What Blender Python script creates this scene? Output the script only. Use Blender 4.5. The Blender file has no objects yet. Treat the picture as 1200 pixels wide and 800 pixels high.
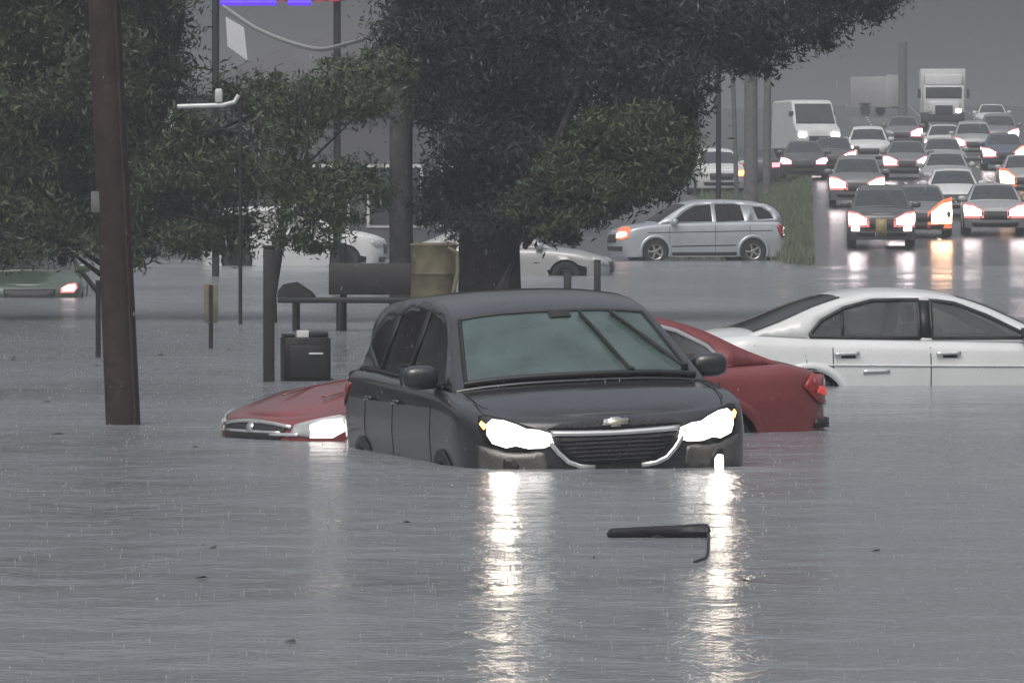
import bpy, bmesh, math, random
import numpy as np
from mathutils import Vector, Matrix

random.seed(7)
rng = np.random.default_rng(7)
sc = bpy.context.scene
COL = sc.collection
PI = math.pi
F, HC, YH = 8000.0, 1.85, 225.0      # focal length in photo pixels, eye height over the water, horizon row


def at(px, py, Y):
    return Vector(((px - 600) * Y / F, Y, HC - (py - YH) * Y / F))


def wx(px, Y):
    return (px - 600) * Y / F


# ------------------------------------------------------------------ materials
def new_mat(name):
    m = bpy.data.materials.new(name)
    m.use_nodes = True
    nt = m.node_tree
    return m, nt, nt.nodes['Principled BSDF']


def mat(name, col, rough=.5, metal=0., var=.12, scale=6., bump=0., bscale=40., coat=0., coat_rough=.05, spec=.5):
    m, nt, b = new_mat(name)
    b.inputs['Roughness'].default_value = rough
    b.inputs['Metallic'].default_value = metal
    b.inputs['Coat Weight'].default_value = coat
    b.inputs['Coat Roughness'].default_value = coat_rough
    b.inputs['Specular IOR Level'].default_value = spec
    tc = nt.nodes.new('ShaderNodeTexCoord')
    n = nt.nodes.new('ShaderNodeTexNoise')
    n.inputs['Scale'].default_value = scale
    n.inputs['Detail'].default_value = 5
    nt.links.new(tc.outputs['Object'], n.inputs['Vector'])
    r = nt.nodes.new('ShaderNodeValToRGB')
    r.color_ramp.elements[0].position = .3
    r.color_ramp.elements[1].position = .7
    r.color_ramp.elements[0].color = tuple(c * (1 - var) for c in col) + (1,)
    r.color_ramp.elements[1].color = tuple(min(1, c * (1 + var)) for c in col) + (1,)
    nt.links.new(n.outputs['Fac'], r.inputs['Fac'])
    nt.links.new(r.outputs['Color'], b.inputs['Base Color'])
    if bump:
        n2 = nt.nodes.new('ShaderNodeTexNoise')
        n2.inputs['Scale'].default_value = bscale
        n2.inputs['Detail'].default_value = 3
        nt.links.new(tc.outputs['Object'], n2.inputs['Vector'])
        bp = nt.nodes.new('ShaderNodeBump')
        bp.inputs['Strength'].default_value = bump
        bp.inputs['Distance'].default_value = .02
        nt.links.new(n2.outputs['Fac'], bp.inputs['Height'])
        nt.links.new(bp.outputs['Normal'], b.inputs['Normal'])
    return m


def emit(name, col, s):
    m, nt, b = new_mat(name)
    b.inputs['Base Color'].default_value = (.04, .04, .04, 1)
    b.inputs['Emission Color'].default_value = col + (1,)
    b.inputs['Emission Strength'].default_value = s
    n = nt.nodes.new('ShaderNodeTexNoise')
    n.inputs['Scale'].default_value = 25
    mr = nt.nodes.new('ShaderNodeMapRange')
    mr.inputs['To Min'].default_value = s * .8
    mr.inputs['To Max'].default_value = s * 1.2
    nt.links.new(n.outputs['Fac'], mr.inputs['Value'])
    nt.links.new(mr.outputs['Result'], b.inputs['Emission Strength'])
    return m


def glass(name, tint, opaque, col=(.02, .025, .027), rough=.04, bump=.05):
    m, nt, b = new_mat(name)
    nz = nt.nodes.new('ShaderNodeTexNoise')
    nz.inputs['Scale'].default_value = 3.5
    nz.inputs['Detail'].default_value = 6
    rp = nt.nodes.new('ShaderNodeValToRGB')
    rp.color_ramp.elements[0].position = .3
    rp.color_ramp.elements[1].position = .75
    rp.color_ramp.elements[0].color = tuple(c * .72 for c in col) + (1,)
    rp.color_ramp.elements[1].color = tuple(c * 1.3 for c in col) + (1,)
    cc = nt.nodes.new('ShaderNodeTexCoord')
    nt.links.new(cc.outputs['Object'], nz.inputs['Vector'])
    nt.links.new(nz.outputs['Fac'], rp.inputs['Fac'])
    nt.links.new(rp.outputs['Color'], b.inputs['Base Color'])
    b.inputs['Roughness'].default_value = rough
    tc = nt.nodes.new('ShaderNodeTexCoord')
    n2 = nt.nodes.new('ShaderNodeTexNoise')
    n2.inputs['Scale'].default_value = 30
    nt.links.new(tc.outputs['Object'], n2.inputs['Vector'])
    bp = nt.nodes.new('ShaderNodeBump')
    bp.inputs['Strength'].default_value = bump
    bp.inputs['Distance'].default_value = .02
    nt.links.new(n2.outputs['Fac'], bp.inputs['Height'])
    nt.links.new(bp.outputs['Normal'], b.inputs['Normal'])
    t = nt.nodes.new('ShaderNodeBsdfTransparent')
    t.inputs['Color'].default_value = tint + (1,)
    mx = nt.nodes.new('ShaderNodeMixShader')
    mx.inputs['Fac'].default_value = opaque
    out = nt.nodes['Material Output']
    nt.links.new(t.outputs[0], mx.inputs[1])
    nt.links.new(b.outputs[0], mx.inputs[2])
    nt.links.new(mx.outputs[0], out.inputs['Surface'])
    return m


M = {}
M['paint_black'] = mat('paint_black', (.024, .025, .028), .30, .35, .18, 2.2, .22, 75, 1., .08)
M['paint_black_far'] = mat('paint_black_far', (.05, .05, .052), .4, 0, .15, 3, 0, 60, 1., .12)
M['paint_red'] = mat('paint_red', (.205, .040, .042), .38, .15, .20, 2.2, .2, 75, .8, .12)
M['paint_white'] = mat('paint_white', (.63, .645, .655), .4, 0, .05, 2, .16, 75, .6, .12)
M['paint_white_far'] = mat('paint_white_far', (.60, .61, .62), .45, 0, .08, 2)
M['paint_silver'] = mat('paint_silver', (.46, .50, .54), .35, .35, .08, 2, 0, 60, .7, .1)
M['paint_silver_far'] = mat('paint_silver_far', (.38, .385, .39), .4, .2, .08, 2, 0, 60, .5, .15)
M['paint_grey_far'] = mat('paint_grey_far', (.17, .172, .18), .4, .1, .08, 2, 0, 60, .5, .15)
M['paint_green'] = mat('paint_green', (.05, .075, .045), .35, 0, .15, 3, 0, 60, .8, .1)
M['paint_blue_far'] = mat('paint_blue_far', (.06, .08, .13), .4, 0, .1, 3, 0, 60, .7, .12)
M['trim'] = mat('black_trim', (.012, .012, .013), .45)
M['water_sheen'] = mat('water_sheen_grey', (.092, .088, .084), .36, .2, .35, 7, .25, 60, .6, .15)  # lighter tone for the water's reflection on the bumper
M['seam'] = mat('seam_dark', (.008, .008, .008), .8)  # near-black joints between body panels
M['rubber'] = mat('rubber', (.018, .018, .019), .75, bump=.2)
M['chrome'] = mat('chrome', (.72, .72, .72), .22, .75, .08)
M['gold'] = mat('emblem_gold', (.50, .46, .38), .3, .6)
M['alloy'] = mat('alloy', (.42, .42, .43), .35, .7)
M['interior'] = mat('interior_dark', (.035, .035, .037), .8)
M['seat'] = mat('seat_cloth', (.085, .085, .09), .8)
M['lamp_on'] = emit('headlamp_on', (1, .95, .88), 5)
M['lamp_core'] = emit('headlamp_core', (1, .86, .66), 66)
M['lamp_low'] = emit('headlamp_low', (1, .93, .86), 2.6)
M['halo_orange'] = emit('halo_orange', (1, .20, .07), 1.5)  # orange bloom around warm headlamps, as a glowing colour
M['halo_pink'] = emit('halo_pink', (1, .28, .26), 1.2)  # pink bloom around far headlamps, as a glowing colour
M['lamp_far'] = emit('headlamp_far', (1, .86, .86), 14)
M['lamp_warm'] = emit('headlamp_warm', (1, .58, .34), 20)
M['lamp_amber'] = emit('amber_lamp', (1, .36, .08), 9)
M['lamp_red'] = emit('tail_on', (1, .16, .18), 6)
M['lamp_pink'] = emit('tail_pink', (1, .45, .50), 12)
M['lamp_off'] = mat('lamp_lens', (.42, .43, .44), .12, 0, .2, 14, coat=1)
M['tail_off'] = mat('tail_lens', (.30, .018, .016), .15, 0, .2, 14, coat=1)
M['tail_glow'] = emit('tail_dim', (1, .08, .06), .55)
M['glass_dark'] = glass('glass_dark', (.32, .34, .35), .55)
M['glass_black'] = glass('glass_black', (.25, .27, .28), .72, (.010, .011, .013))
M['glass_far'] = glass('glass_far', (.1, .1, .1), .92, (.045, .05, .055), .1)
M['glass_clear'] = glass('glass_tint', (.50, .54, .54), .40, (.16, .17, .175), .06)
M['glass_fog'] = glass('glass_fogged', (.55, .62, .62), .86, (.085, .122, .122), .14, .12)
M['mesh_grille'] = mat('grille_mesh', (.022, .022, .025), .5, 0, .5, 40, .5, 60)
M['plate'] = mat('plate_tan', (.30, .24, .12), .5)
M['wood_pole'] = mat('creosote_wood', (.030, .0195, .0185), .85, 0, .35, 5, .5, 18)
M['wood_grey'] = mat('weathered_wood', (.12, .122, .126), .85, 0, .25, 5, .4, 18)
M['metal_dark'] = mat('dark_metal', (.014, .014, .016), .5, 0, .3)
M['metal_pale'] = mat('pale_metal', (.55, .56, .57), .4, .2)
M['tan_board'] = mat('tan_board', (.135, .125, .085), .7, 0, .3, 8)
M['tan_drum'] = mat('tan_drum', (.105, .094, .056), .7, 0, .45, 4, .3, 9)
M['bark'] = mat('bark', (.030, .028, .030), .9, 0, .4, 6, .7, 14)
M['plastic_black'] = mat('plastic_black', (.009, .009, .011), .45, 0, .3, 9, .3, 25)
M['wall_grey'] = mat('wall_grey', (.105, .108, .125), .8, 0, .12, .6)
M['roof_grey'] = mat('roof_grey', (.16, .16, .17), .7, 0, .15, 1)
M['white_trim'] = mat('white_trim', (.6, .6, .6), .6)
M['cable'] = mat('cable_grey', (.26, .26, .26), .6)
M['neon'] = emit('neon_purple', (.12, .02, 1.0), 1.25)
M['neon_red'] = emit('neon_red', (.8, .03, .12), .6)
M['sign_face'] = mat('sign_face', (.08, .08, .11), .5)
M['box_white'] = mat('box_white', (.55, .56, .58), .6, 0, .06, 1)


def leaf_mat(name, c0, c1, c2):
    m, nt, b = new_mat(name)
    g = nt.nodes.new('ShaderNodeNewGeometry')
    r = nt.nodes.new('ShaderNodeValToRGB')
    e = r.color_ramp.elements
    e[0].color = c0 + (1,)
    e[1].color = c2 + (1,)
    k = e.new(.55)
    k.color = c1 + (1,)
    nt.links.new(g.outputs['Random Per Island'], r.inputs['Fac'])
    nt.links.new(r.outputs['Color'], b.inputs['Base Color'])
    b.inputs['Roughness'].default_value = .6
    b.inputs['Specular IOR Level'].default_value = .25
    return m


M['leaf_dark'] = leaf_mat('leaf_dark', (.019, .026, .023), (.029, .039, .033), (.046, .058, .046))
M['leaf_green'] = leaf_mat('leaf_green', (.032, .046, .028), (.055, .080, .045), (.088, .120, .066))
M['leaf_far'] = leaf_mat('leaf_far', (.05, .06, .055), (.07, .08, .07), (.09, .1, .09))


# ------------------------------------------------------------------ object helpers
def link(o):
    COL.objects.link(o)
    return o


def thing(name, label, cat, loc=(0, 0, 0), rz=0, group=None, ry=0, rx=0):
    o = bpy.data.objects.new(name, None)
    o.empty_display_size = .2
    link(o)
    o.location = loc
    o.rotation_euler = (rx, ry, rz)
    tag(o, label, cat, group)
    return o


def tag(o, label, cat, group=None, kind=None):
    if label:
        o['label'] = label
    if cat:
        o['category'] = cat
    if group:
        o['group'] = group
    if kind:
        o['kind'] = kind
    return o


def mesh_obj(name, verts, faces, mats, parent=None, fmat=None, smooth=True, angle=38, loc=None):
    me = bpy.data.meshes.new(name)
    me.from_pydata([tuple(v) for v in verts], [], faces)
    if not isinstance(mats, (list, tuple)):
        mats = [mats]
    for m in mats:
        me.materials.append(m)
    if fmat is not None:
        me.polygons.foreach_set('material_index', fmat)
    bm = bmesh.new()
    bm.from_mesh(me)
    bmesh.ops.recalc_face_normals(bm, faces=bm.faces)
    bm.to_mesh(me)
    bm.free()
    if smooth:
        me.polygons.foreach_set('use_smooth', [True] * len(me.polygons))
        me.set_sharp_from_angle(angle=math.radians(angle))
    me.update()
    o = link(bpy.data.objects.new(name, me))
    if parent:
        o.parent = parent
    if loc is not None:
        o.location = loc
    return o


def bm_obj(name, bm, m, parent=None, smooth=True, angle=38):
    me = bpy.data.meshes.new(name)
    bm.to_mesh(me)
    bm.free()
    me.materials.append(m)
    if smooth:
        me.polygons.foreach_set('use_smooth', [True] * len(me.polygons))
        me.set_sharp_from_angle(angle=math.radians(angle))
    o = link(bpy.data.objects.new(name, me))
    if parent:
        o.parent = parent
    return o


def add_box(bm, c, s, bev=.01, rz=0, rx=0, ry=0, taper=None):
    r = bmesh.ops.create_cube(bm, size=1)
    vs = r['verts']
    for v in vs:
        k = 1
        if taper and v.co.z > 0:
            k = taper
        v.co = Vector((v.co.x * s[0] * k, v.co.y * s[1] * k, v.co.z * s[2]))
    if bev:
        es = list({e for v in vs for e in v.link_edges})
        q = bmesh.ops.bevel(bm, geom=es, offset=min(bev, min(s) * .45), segments=2, affect='EDGES', profile=.5)
        vs = list({v for v in q['verts']} | {v for v in vs if v.is_valid})
    Mx = Matrix.Translation(c) @ Matrix.Rotation(rz, 4, 'Z') @ Matrix.Rotation(ry, 4, 'Y') @ Matrix.Rotation(rx, 4, 'X')
    bmesh.ops.transform(bm, matrix=Mx, verts=[v for v in vs if v.is_valid])


def box(name, c, s, m, parent=None, bev=.01, **k):
    bm = bmesh.new()
    add_box(bm, c, s, bev, **k)
    return bm_obj(name, bm, m, parent)


def tube_data(pts, rad, seg=10, wob=0):
    pts = [Vector(p) for p in pts]
    if not isinstance(rad, (list, tuple)):
        rad = [rad] * len(pts)
    V, Fc = [], []
    ref = Vector((0, 0, 1))
    n = len(pts)
    for i, p in enumerate(pts):
        d = (pts[min(i + 1, n - 1)] - pts[max(i - 1, 0)]).normalized()
        a = ref if abs(d.dot(ref)) < .95 else Vector((1, 0, 0))
        u = d.cross(a).normalized()
        w = d.cross(u)
        for k in range(seg):
            t = 2 * PI * k / seg
            r = rad[i] * (1 + (random.uniform(-wob, wob) if wob else 0))
            V.append(p + u * (math.cos(t) * r) + w * (math.sin(t) * r))
    for i in range(n - 1):
        for k in range(seg):
            Fc.append((i * seg + k, i * seg + (k + 1) % seg, (i + 1) * seg + (k + 1) % seg, (i + 1) * seg + k))
    Fc.append(tuple(range(seg)))
    Fc.append(tuple((n - 1) * seg + k for k in range(seg)))
    return V, Fc


def tube(name, pts, rad, m, parent=None, seg=10, wob=0):
    V, Fc = tube_data(pts, rad, seg, wob)
    return mesh_obj(name, V, Fc, m, parent, angle=50)


def lathe(name, prof, m, parent=None, seg=28, axis='Z', loc=(0, 0, 0)):
    V, Fc = [], []
    n = len(prof)
    for r, h in prof:
        for k in range(seg):
            t = 2 * PI * k / seg
            p = (r * math.cos(t), r * math.sin(t), h)
            if axis == 'Y':
                p = (p[0], p[2], p[1])
            V.append(p)
    for i in range(n - 1):
        for k in range(seg):
            Fc.append((i * seg + k, i * seg + (k + 1) % seg, (i + 1) * seg + (k + 1) % seg, (i + 1) * seg + k))
    return mesh_obj(name, V, Fc, m, parent, loc=loc)


def patch(name, poly, fn, m, parent, thick=.012, cuts=2, holes=(), dens=.08):
    """a polygon in 2-D laid over a surface fn(a, b) -> point, given real thickness"""
    bm = bmesh.new()

    def loop(pl):
        vs = []
        for i, p in enumerate(pl):
            q = pl[(i + 1) % len(pl)]
            L = math.hypot(q[0] - p[0], q[1] - p[1])
            k = max(1, int(L / dens))
            for j in range(k):
                t = j / k
                vs.append(bm.verts.new((p[0] + (q[0] - p[0]) * t, p[1] + (q[1] - p[1]) * t, 0)))
        return [bm.edges.new((vs[i], vs[(i + 1) % len(vs)])) for i in range(len(vs))]
    es = loop(poly)
    for h in holes:
        es += loop(h)
    bmesh.ops.triangle_fill(bm, use_beauty=True, use_dissolve=False, edges=es)
    if cuts:
        bmesh.ops.subdivide_edges(bm, edges=bm.edges[:], cuts=cuts, use_grid_fill=True)
    for v in bm.verts:
        v.co = Vector(fn(v.co.x, v.co.y))
    bmesh.ops.recalc_face_normals(bm, faces=bm.faces)
    o = bm_obj(name, bm, m, parent)
    if thick:
        md = o.modifiers.new('thickness', 'SOLIDIFY')
        md.thickness = thick
        md.offset = 0
    return o


def catmull(pts, n=8):
    out = []
    P = [Vector((p[0], p[1])) for p in pts]
    for i in range(len(P) - 1):
        p0, p1, p2, p3 = P[max(i - 1, 0)], P[i], P[i + 1], P[min(i + 2, len(P) - 1)]
        for j in range(n):
            t = j / n
            q = .5 * ((2 * p1) + (p2 - p0) * t + (2 * p0 - 5 * p1 + 4 * p2 - p3) * t * t + (-p0 + 3 * p1 - 3 * p2 + p3) * t ** 3)
            out.append((q.x, q.y))
    out.append((P[-1].x, P[-1].y))
    return out


def ip(x, pts):
    return float(np.interp(x, [p[0] for p in pts], [p[1] for p in pts]))


# ------------------------------------------------------------------ cars
SUV = dict(L=4.65, W=1.84, zs=.20, n=3.0, Rf=.62, Rr=.40, inset=.07, tumble=.34, crown=.045, hoodcrown=.05,
           fp=[(.2, -.10), (.40, -.03), (.55, 0), (.75, -.02), (.86, -.05), (.98, -.12)],
           rp=[(.2, -.06), (.5, 0), (.8, -.03), (1.12, -.10)],
           wp=[(.2, .95), (.45, .985), (.75, 1.0), (.95, .985), (1.12, .955)],
           sh=[(-2.4, 1.12), (-1.4, 1.12), (.6, 1.075), (1.30, 1.05), (1.8, .985), (2.1, .93), (2.33, .885)],
           rail=[(1.32, 1.052), (1.0, 1.225), (.62, 1.43), (.38, 1.545), (.0, 1.615), (-.6, 1.645), (-1.3, 1.625), (-1.85, 1.56), (-2.08, 1.40), (-2.20, 1.12)],
           ws=(1.27, .47), bl=(-1.95, -2.17), axle=(1.37, -1.36), wheel=.345,
           win=[[(.93, 1.10), (.50, 1.40), (.20, 1.52), (-.22, 1.56), (-.25, 1.11)],
                [(-.36, 1.115), (-.34, 1.565), (-.95, 1.565), (-1.16, 1.53), (-1.22, 1.14)],
                [(-1.34, 1.15), (-1.28, 1.515), (-1.62, 1.485), (-1.86, 1.38), (-1.90, 1.30)]])
SEDAN = dict(L=4.85, W=1.83, zs=.18, n=2.7, Rf=.75, Rr=.60, inset=.09, tumble=.42, crown=.04, hoodcrown=.06,
             fp=[(.18, -.12), (.40, -.02), (.55, 0), (.70, -.06), (.82, -.16)],
             rp=[(.18, -.10), (.45, 0), (.7, -.02), (.95, -.08), (1.02, -.12)],
             wp=[(.18, .95), (.45, .985), (.70, 1.0), (.88, .975), (1.0, .94)],
             sh=[(-2.43, 1.00), (-2.0, 1.02), (-1.4, .985), (0, .955), (1.1, .925), (1.7, .85), (2.1, .77), (2.43, .71)],
             rail=[(1.14, .925), (.75, 1.12), (.35, 1.30), (.05, 1.385), (-.35, 1.42), (-.80, 1.40), (-1.2, 1.30), (-1.6, 1.14), (-1.94, 1.018)],
             ws=(1.09, .16), bl=(-1.0, -1.88), axle=(1.42, -1.38), wheel=.33,
             win=[[(.86, .985), (.42, 1.20), (.12, 1.315), (-.12, 1.35), (-.14, .985)],
                  [(-.26, .985), (-.24, 1.355), (-.70, 1.345), (-.98, 1.275), (-1.22, 1.155), (-1.34, 1.03), (-1.34, 1.0)]])


class Car:
    def __init__(s, name, label, cat, spec, loc, heading, paint, group=None, det=2, glass_side='glass_dark', glass_front=None, pitch=0., roll=0.):
        s.s, s.det, s.paint = spec, det, paint
        s.root = thing(name, label, cat, loc, heading, group, ry=pitch, rx=roll)
        s.gs, s.gf = M[glass_side], M[glass_front or glass_side]
        s.shell()
        s.greenhouse()

    # --- surface functions
    def zsh(s, x):
        return ip(x, s.s['sh'])

    def W(s, z):
        return ip(z, s.s['wp']) * s.s['W'] / 2

    def Yf(s, x):
        S = s.s
        for R, e in ((S['Rf'], S['L'] / 2 - x), (S['Rr'], x + S['L'] / 2)):
            if e < R:
                X = min(1., max(0., 1 - e / R))
                return max(0., 1 - X ** S['n']) ** (1 / S['n'])
        return 1.

    def ins(s, x, z):
        r = s.s['inset']
        d = s.zsh(x) - z
        if d >= r:
            return 0.
        d = max(d, 0)
        return r - math.sqrt(max(0, r * r - (r - d) ** 2))

    def sy(s, x, z):
        return (s.W(z) - s.ins(x, z)) * s.Yf(x)

    def yt(s, x):
        return s.sy(x, s.zsh(x))

    def fx(s, y, z):
        S = s.s
        w = s.W(z)
        q = min(.999, abs(y) / w)
        X = (1 - q ** S['n']) ** (1 / S['n'])
        return S['L'] / 2 + ip(z, S['fp']) * X - S['Rf'] * (1 - X)

    def rx(s, y, z):
        S = s.s
        w = s.W(z)
        q = min(.999, abs(y) / w)
        X = (1 - q ** S['n']) ** (1 / S['n'])
        return -(S['L'] / 2 + ip(z, S['rp']) * X - S['Rr'] * (1 - X))

    def yg(s, x, z):
        b = s.yt(x) - .012
        d = max(0, z - s.zsh(x))
        return b - s.s['tumble'] * d - .10 * d * d

    # --- lower shell
    def shell(s):
        S, det = s.s, s.det
        L, n = S['L'], S['n']
        na = [5, 8, 12][det]
        step = [.22, .11, .05][det]
        nodes = []
        for i in range(na + 1):
            a = PI / 2 * i / na
            X, Y = max(0, math.cos(a)) ** (2 / n), max(0, math.sin(a)) ** (2 / n)
            nodes.append(('f', X, Y))
        xa, xb = L / 2 - S['Rf'], -L / 2 + S['Rr']
        ns = int((xa - xb) / step)
        for i in range(1, ns):
            nodes.append(('s', xa + (xb - xa) * i / ns, 1))
        for i in range(na + 1):
            a = PI / 2 * (1 - i / na)
            X, Y = max(0, math.cos(a)) ** (2 / n), max(0, math.sin(a)) ** (2 / n)
            nodes.append(('r', X, Y))
        N = len(nodes)
        nz = [6, 9, 14][det]
        nr = [2, 3, 5][det]
        V, rec = [], []
        ring = []
        for i, (k, X, Y) in enumerate(nodes):
            xn = L / 2 - S['Rf'] * (1 - X) if k == 'f' else (-L / 2 + S['Rr'] * (1 - X) if k == 'r' else X)
            zt = s.zsh(xn)
            r = S['inset']
            zl = [S['zs'] + (zt - r - S['zs']) * j / nz for j in range(nz + 1)] + [zt - r + r * math.sin(PI / 2 * j / nr) for j in range(1, nr + 1)]
            row = []
            for z in zl:
                iv = s.ins(xn, z)
                y = (s.W(z) - iv) * Y
                if k == 'f':
                    x = L / 2 + ip(z, S['fp']) * X - S['Rf'] * (1 - X) - iv * X
                elif k == 'r':
                    x = -(L / 2 + ip(z, S['rp']) * X - S['Rr'] * (1 - X) - iv * X)
                else:
                    x = X
                zz = z
                flag = False
                Ra = S['wheel'] * 1.16
                for ax in S['axle']:
                    d = math.hypot(x - ax, zz - S['wheel'])
                    if det and y > .5 * s.W(z):
                        if abs(d - Ra) < step * .55:
                            f = Ra / max(d, 1e-4)
                            x, zz = ax + (x - ax) * f, S['wheel'] + (zz - S['wheel']) * f
                        elif d < Ra:
                            y -= .28
                            flag = True
                row.append((x, y, zz, flag))
            ring.append(row)
        K = len(ring[0])
        idx = {}

        def vid(i, k, side):
            if i in (0, N - 1):
                side = 0
            key = (i, k, side)
            if key not in idx:
                x, y, z, fl = ring[i][k]
                idx[key] = len(V)
                V.append((x, 0 if side == 0 else y * side, z))
                rec.append(fl)
            return idx[key]
        Fc, fm = [], []
        for side in (1, -1):
            for i in range(N - 1):
                for k in range(K - 1):
                    f = [vid(i, k, side), vid(i + 1, k, side), vid(i + 1, k + 1, side), vid(i, k + 1, side)]
                    Fc.append(tuple(f))
                    fm.append(1 if sum(rec[j] for j in f) >= 1 else 0)
        # hood and deck skins
        xc, xd = S['rail'][0][0] - .03, S['rail'][-1][0] + .03
        Mx = 6
        for rows in ([i for i in range(N) if ring[i][-1][0] >= xc - step], [i for i in range(N) if ring[i][-1][0] <= xd + step]):
            prev = None
            for i in rows:
                x, y, z, _ = ring[i][-1]
                if i in (0, N - 1):
                    cur = [vid(i, K - 1, 0)]
                else:
                    cur = [vid(i, K - 1, 1)]
                    for j in range(1, 2 * Mx):
                        v = 1 - j / Mx
                        V.append((x + (.0), y * v, z + S['hoodcrown'] * (1 - abs(v) ** 2.4) * min(1, y / (.45 * S['W']))))
                        rec.append(False)
                        cur.append(len(V) - 1)
                    cur.append(vid(i, K - 1, -1))
                if prev is not None:
                    if len(prev) == 1 or len(cur) == 1:
                        a = cur if len(prev) == 1 else prev
                        p = prev[0] if len(prev) == 1 else cur[0]
                        for j in range(len(a) - 1):
                            Fc.append((p, a[j], a[j + 1]))
                            fm.append(0)
                    else:
                        for j in range(len(cur) - 1):
                            Fc.append((prev[j], prev[j + 1], cur[j + 1], cur[j]))
                            fm.append(0)
                prev = cur
        s.body = mesh_obj('body', V, Fc, [s.paint, M['trim']], s.root, fm, angle=40)

    # --- cabin: pillars, roof, panes
    def top_grid(s):
        S = s.s
        rail = catmull(S['rail'], [3, 5, 8][s.det])
        vs = [-1, -.975, -.94, -.905, -.75, -.5, -.25, 0, .25, .5, .75, .905, .94, .975, 1]
        rows = []
        for x, z in rail:
            y = s.yg(x, z)
            row = []
            for v in vs:
                k = 1 - abs(v) ** 3
                zz = z + S['crown'] * k
                xx = x
                if x > S['ws'][1]:
                    xx += .09 * (1 - v * v) * min(1, (x - S['ws'][1]) / .3)
                row.append((xx, y * v, zz))
            rows.append(row)
        return rail, vs, rows

    def wspt(s, v, t):
        """a point on the windscreen: v across (-1..1), t from the cowl (0) to the header (1)"""
        S = s.s
        rail = catmull(S['rail'], 12)
        x = S['ws'][0] + (S['ws'][1] - S['ws'][0]) * t
        z = float(np.interp(-x, [-p[0] for p in rail], [p[1] for p in rail]))
        y = s.yg(x, z)
        xx = x + .09 * (1 - v * v) * min(1, (x - S['ws'][1]) / .3)
        return Vector((xx, y * v, z + S['crown'] * (1 - abs(v) ** 3)))

    def greenhouse(s):
        S = s.s
        rail, vs, rows = s.top_grid()
        V, Fc, G = [], [], {'windshield': [], 'rear_window': []}
        nv = len(vs)
        for r in rows:
            V += r
        for i in range(len(rail) - 1):
            xm = (rail[i][0] + rail[i + 1][0]) / 2
            zm = (rail[i][1] + rail[i + 1][1]) / 2
            for j in range(nv - 1):
                f = (i * nv + j, i * nv + j + 1, (i + 1) * nv + j + 1, (i + 1) * nv + j)
                vm = abs(vs[j] + vs[j + 1]) / 2
                if S['ws'][1] < xm < S['ws'][0] and vm < .905:
                    G['windshield'].append(f)
                elif S['bl'][1] < xm < S['bl'][0] and vm < .905:
                    G['rear_window'].append(f)
                else:
                    Fc.append(f)
        # side walls with window openings
        bm = bmesh.new()
        belt = [(x, s.zsh(x)) for x in np.linspace(S['rail'][-1][0], S['rail'][0][0], 24)[1:-1]]
        loops = [rail + belt] + [w for w in s.windows()]
        es = []
        for lp in loops:
            vv = [bm.verts.new((p[0], p[1], 0)) for p in lp]
            es += [bm.edges.new((vv[i], vv[(i + 1) % len(vv)])) for i in range(len(vv))]
        bmesh.ops.triangle_fill(bm, use_beauty=True, use_dissolve=False, edges=es)
        bm.verts.index_update()
        for sd in (1, -1):
            b0 = len(V)
            for v in bm.verts:
                V.append((v.co.x, sd * s.yg(v.co.x, v.co.y), v.co.y))
            for f in bm.faces:
                Fc.append(tuple(b0 + v.index for v in f.verts))
        bm.free()
        o = mesh_obj('cabin_frame', V, Fc, s.paint, s.root, angle=42)
        md = o.modifiers.new('thickness', 'SOLIDIFY')
        md.thickness = .012
        md.offset = -1
        for nm, fs in G.items():
            if fs:
                used = sorted({i for f in fs for i in f})
                mp = {i: k for k, i in enumerate(used)}
                g = mesh_obj(nm, [V[i] for i in used], [tuple(mp[i] for i in f) for f in fs], s.gf if nm == 'windshield' else s.gs, s.root)
        for sd in (1, -1):
            for w in s.windows():
                patch('side_window', w, lambda a, b: (a, sd * (s.yg(a, b) - .006), b), s.gs, s.root, 0, 0)
        if s.det:
            # dark upholstery tub under the panes
            x0, x1 = S['rail'][0][0] - .1, S['rail'][-1][0] + .15
            zb = s.zsh(0) - .12
            tub = box('interior', ((x0 + x1) / 2, 0, zb - .06), (x0 - x1, S['W'] * .86, .10), M['interior'], s.root, .02)

    def windows(s):
        out = []
        for w in s.s['win']:
            out.append([tuple(p) for p in w])
        return out

    # --- fittings
    def front(s, name, poly, m, off=.006, thick=.014, cuts=2):
        return patch(name, poly, lambda a, b: (s.fx(a, b) + off, a, b), m, s.root, thick, cuts)

    def rear(s, name, poly, m, off=.006, thick=.014, cuts=2):
        return patch(name, poly, lambda a, b: (s.rx(a, b) - off, a, b), m, s.root, thick, cuts)

    def side(s, name, poly, m, sd, off=.004, thick=.012, cuts=1, parent=None):
        return patch(name, poly, lambda a, b: (a, sd * (s.sy(a, b) + off), b), m, parent or s.root, thick, cuts)

    def strip(s, name, path, w, m, fn, thick=.012, parent=None):
        """a ribbon of width w following a 2-D path on a surface"""
        P = [Vector(p) for p in path]
        Lr, Rr_ = [], []
        for i in range(len(P)):
            d = (P[min(i + 1, len(P) - 1)] - P[max(i - 1, 0)]).normalized()
            nn = Vector((-d.y, d.x)) * w / 2
            Lr.append(P[i] + nn)
            Rr_.append(P[i] - nn)
        V = [fn(p.x, p.y) for p in Lr] + [fn(p.x, p.y) for p in Rr_]
        n = len(P)
        Fc = [(i, i + 1, n + i + 1, n + i) for i in range(n - 1)]
        o = mesh_obj(name, V, Fc, m, parent or s.root)
        md = o.modifiers.new('thickness', 'SOLIDIFY')
        md.thickness = thick
        md.offset = 0
        return o

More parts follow.
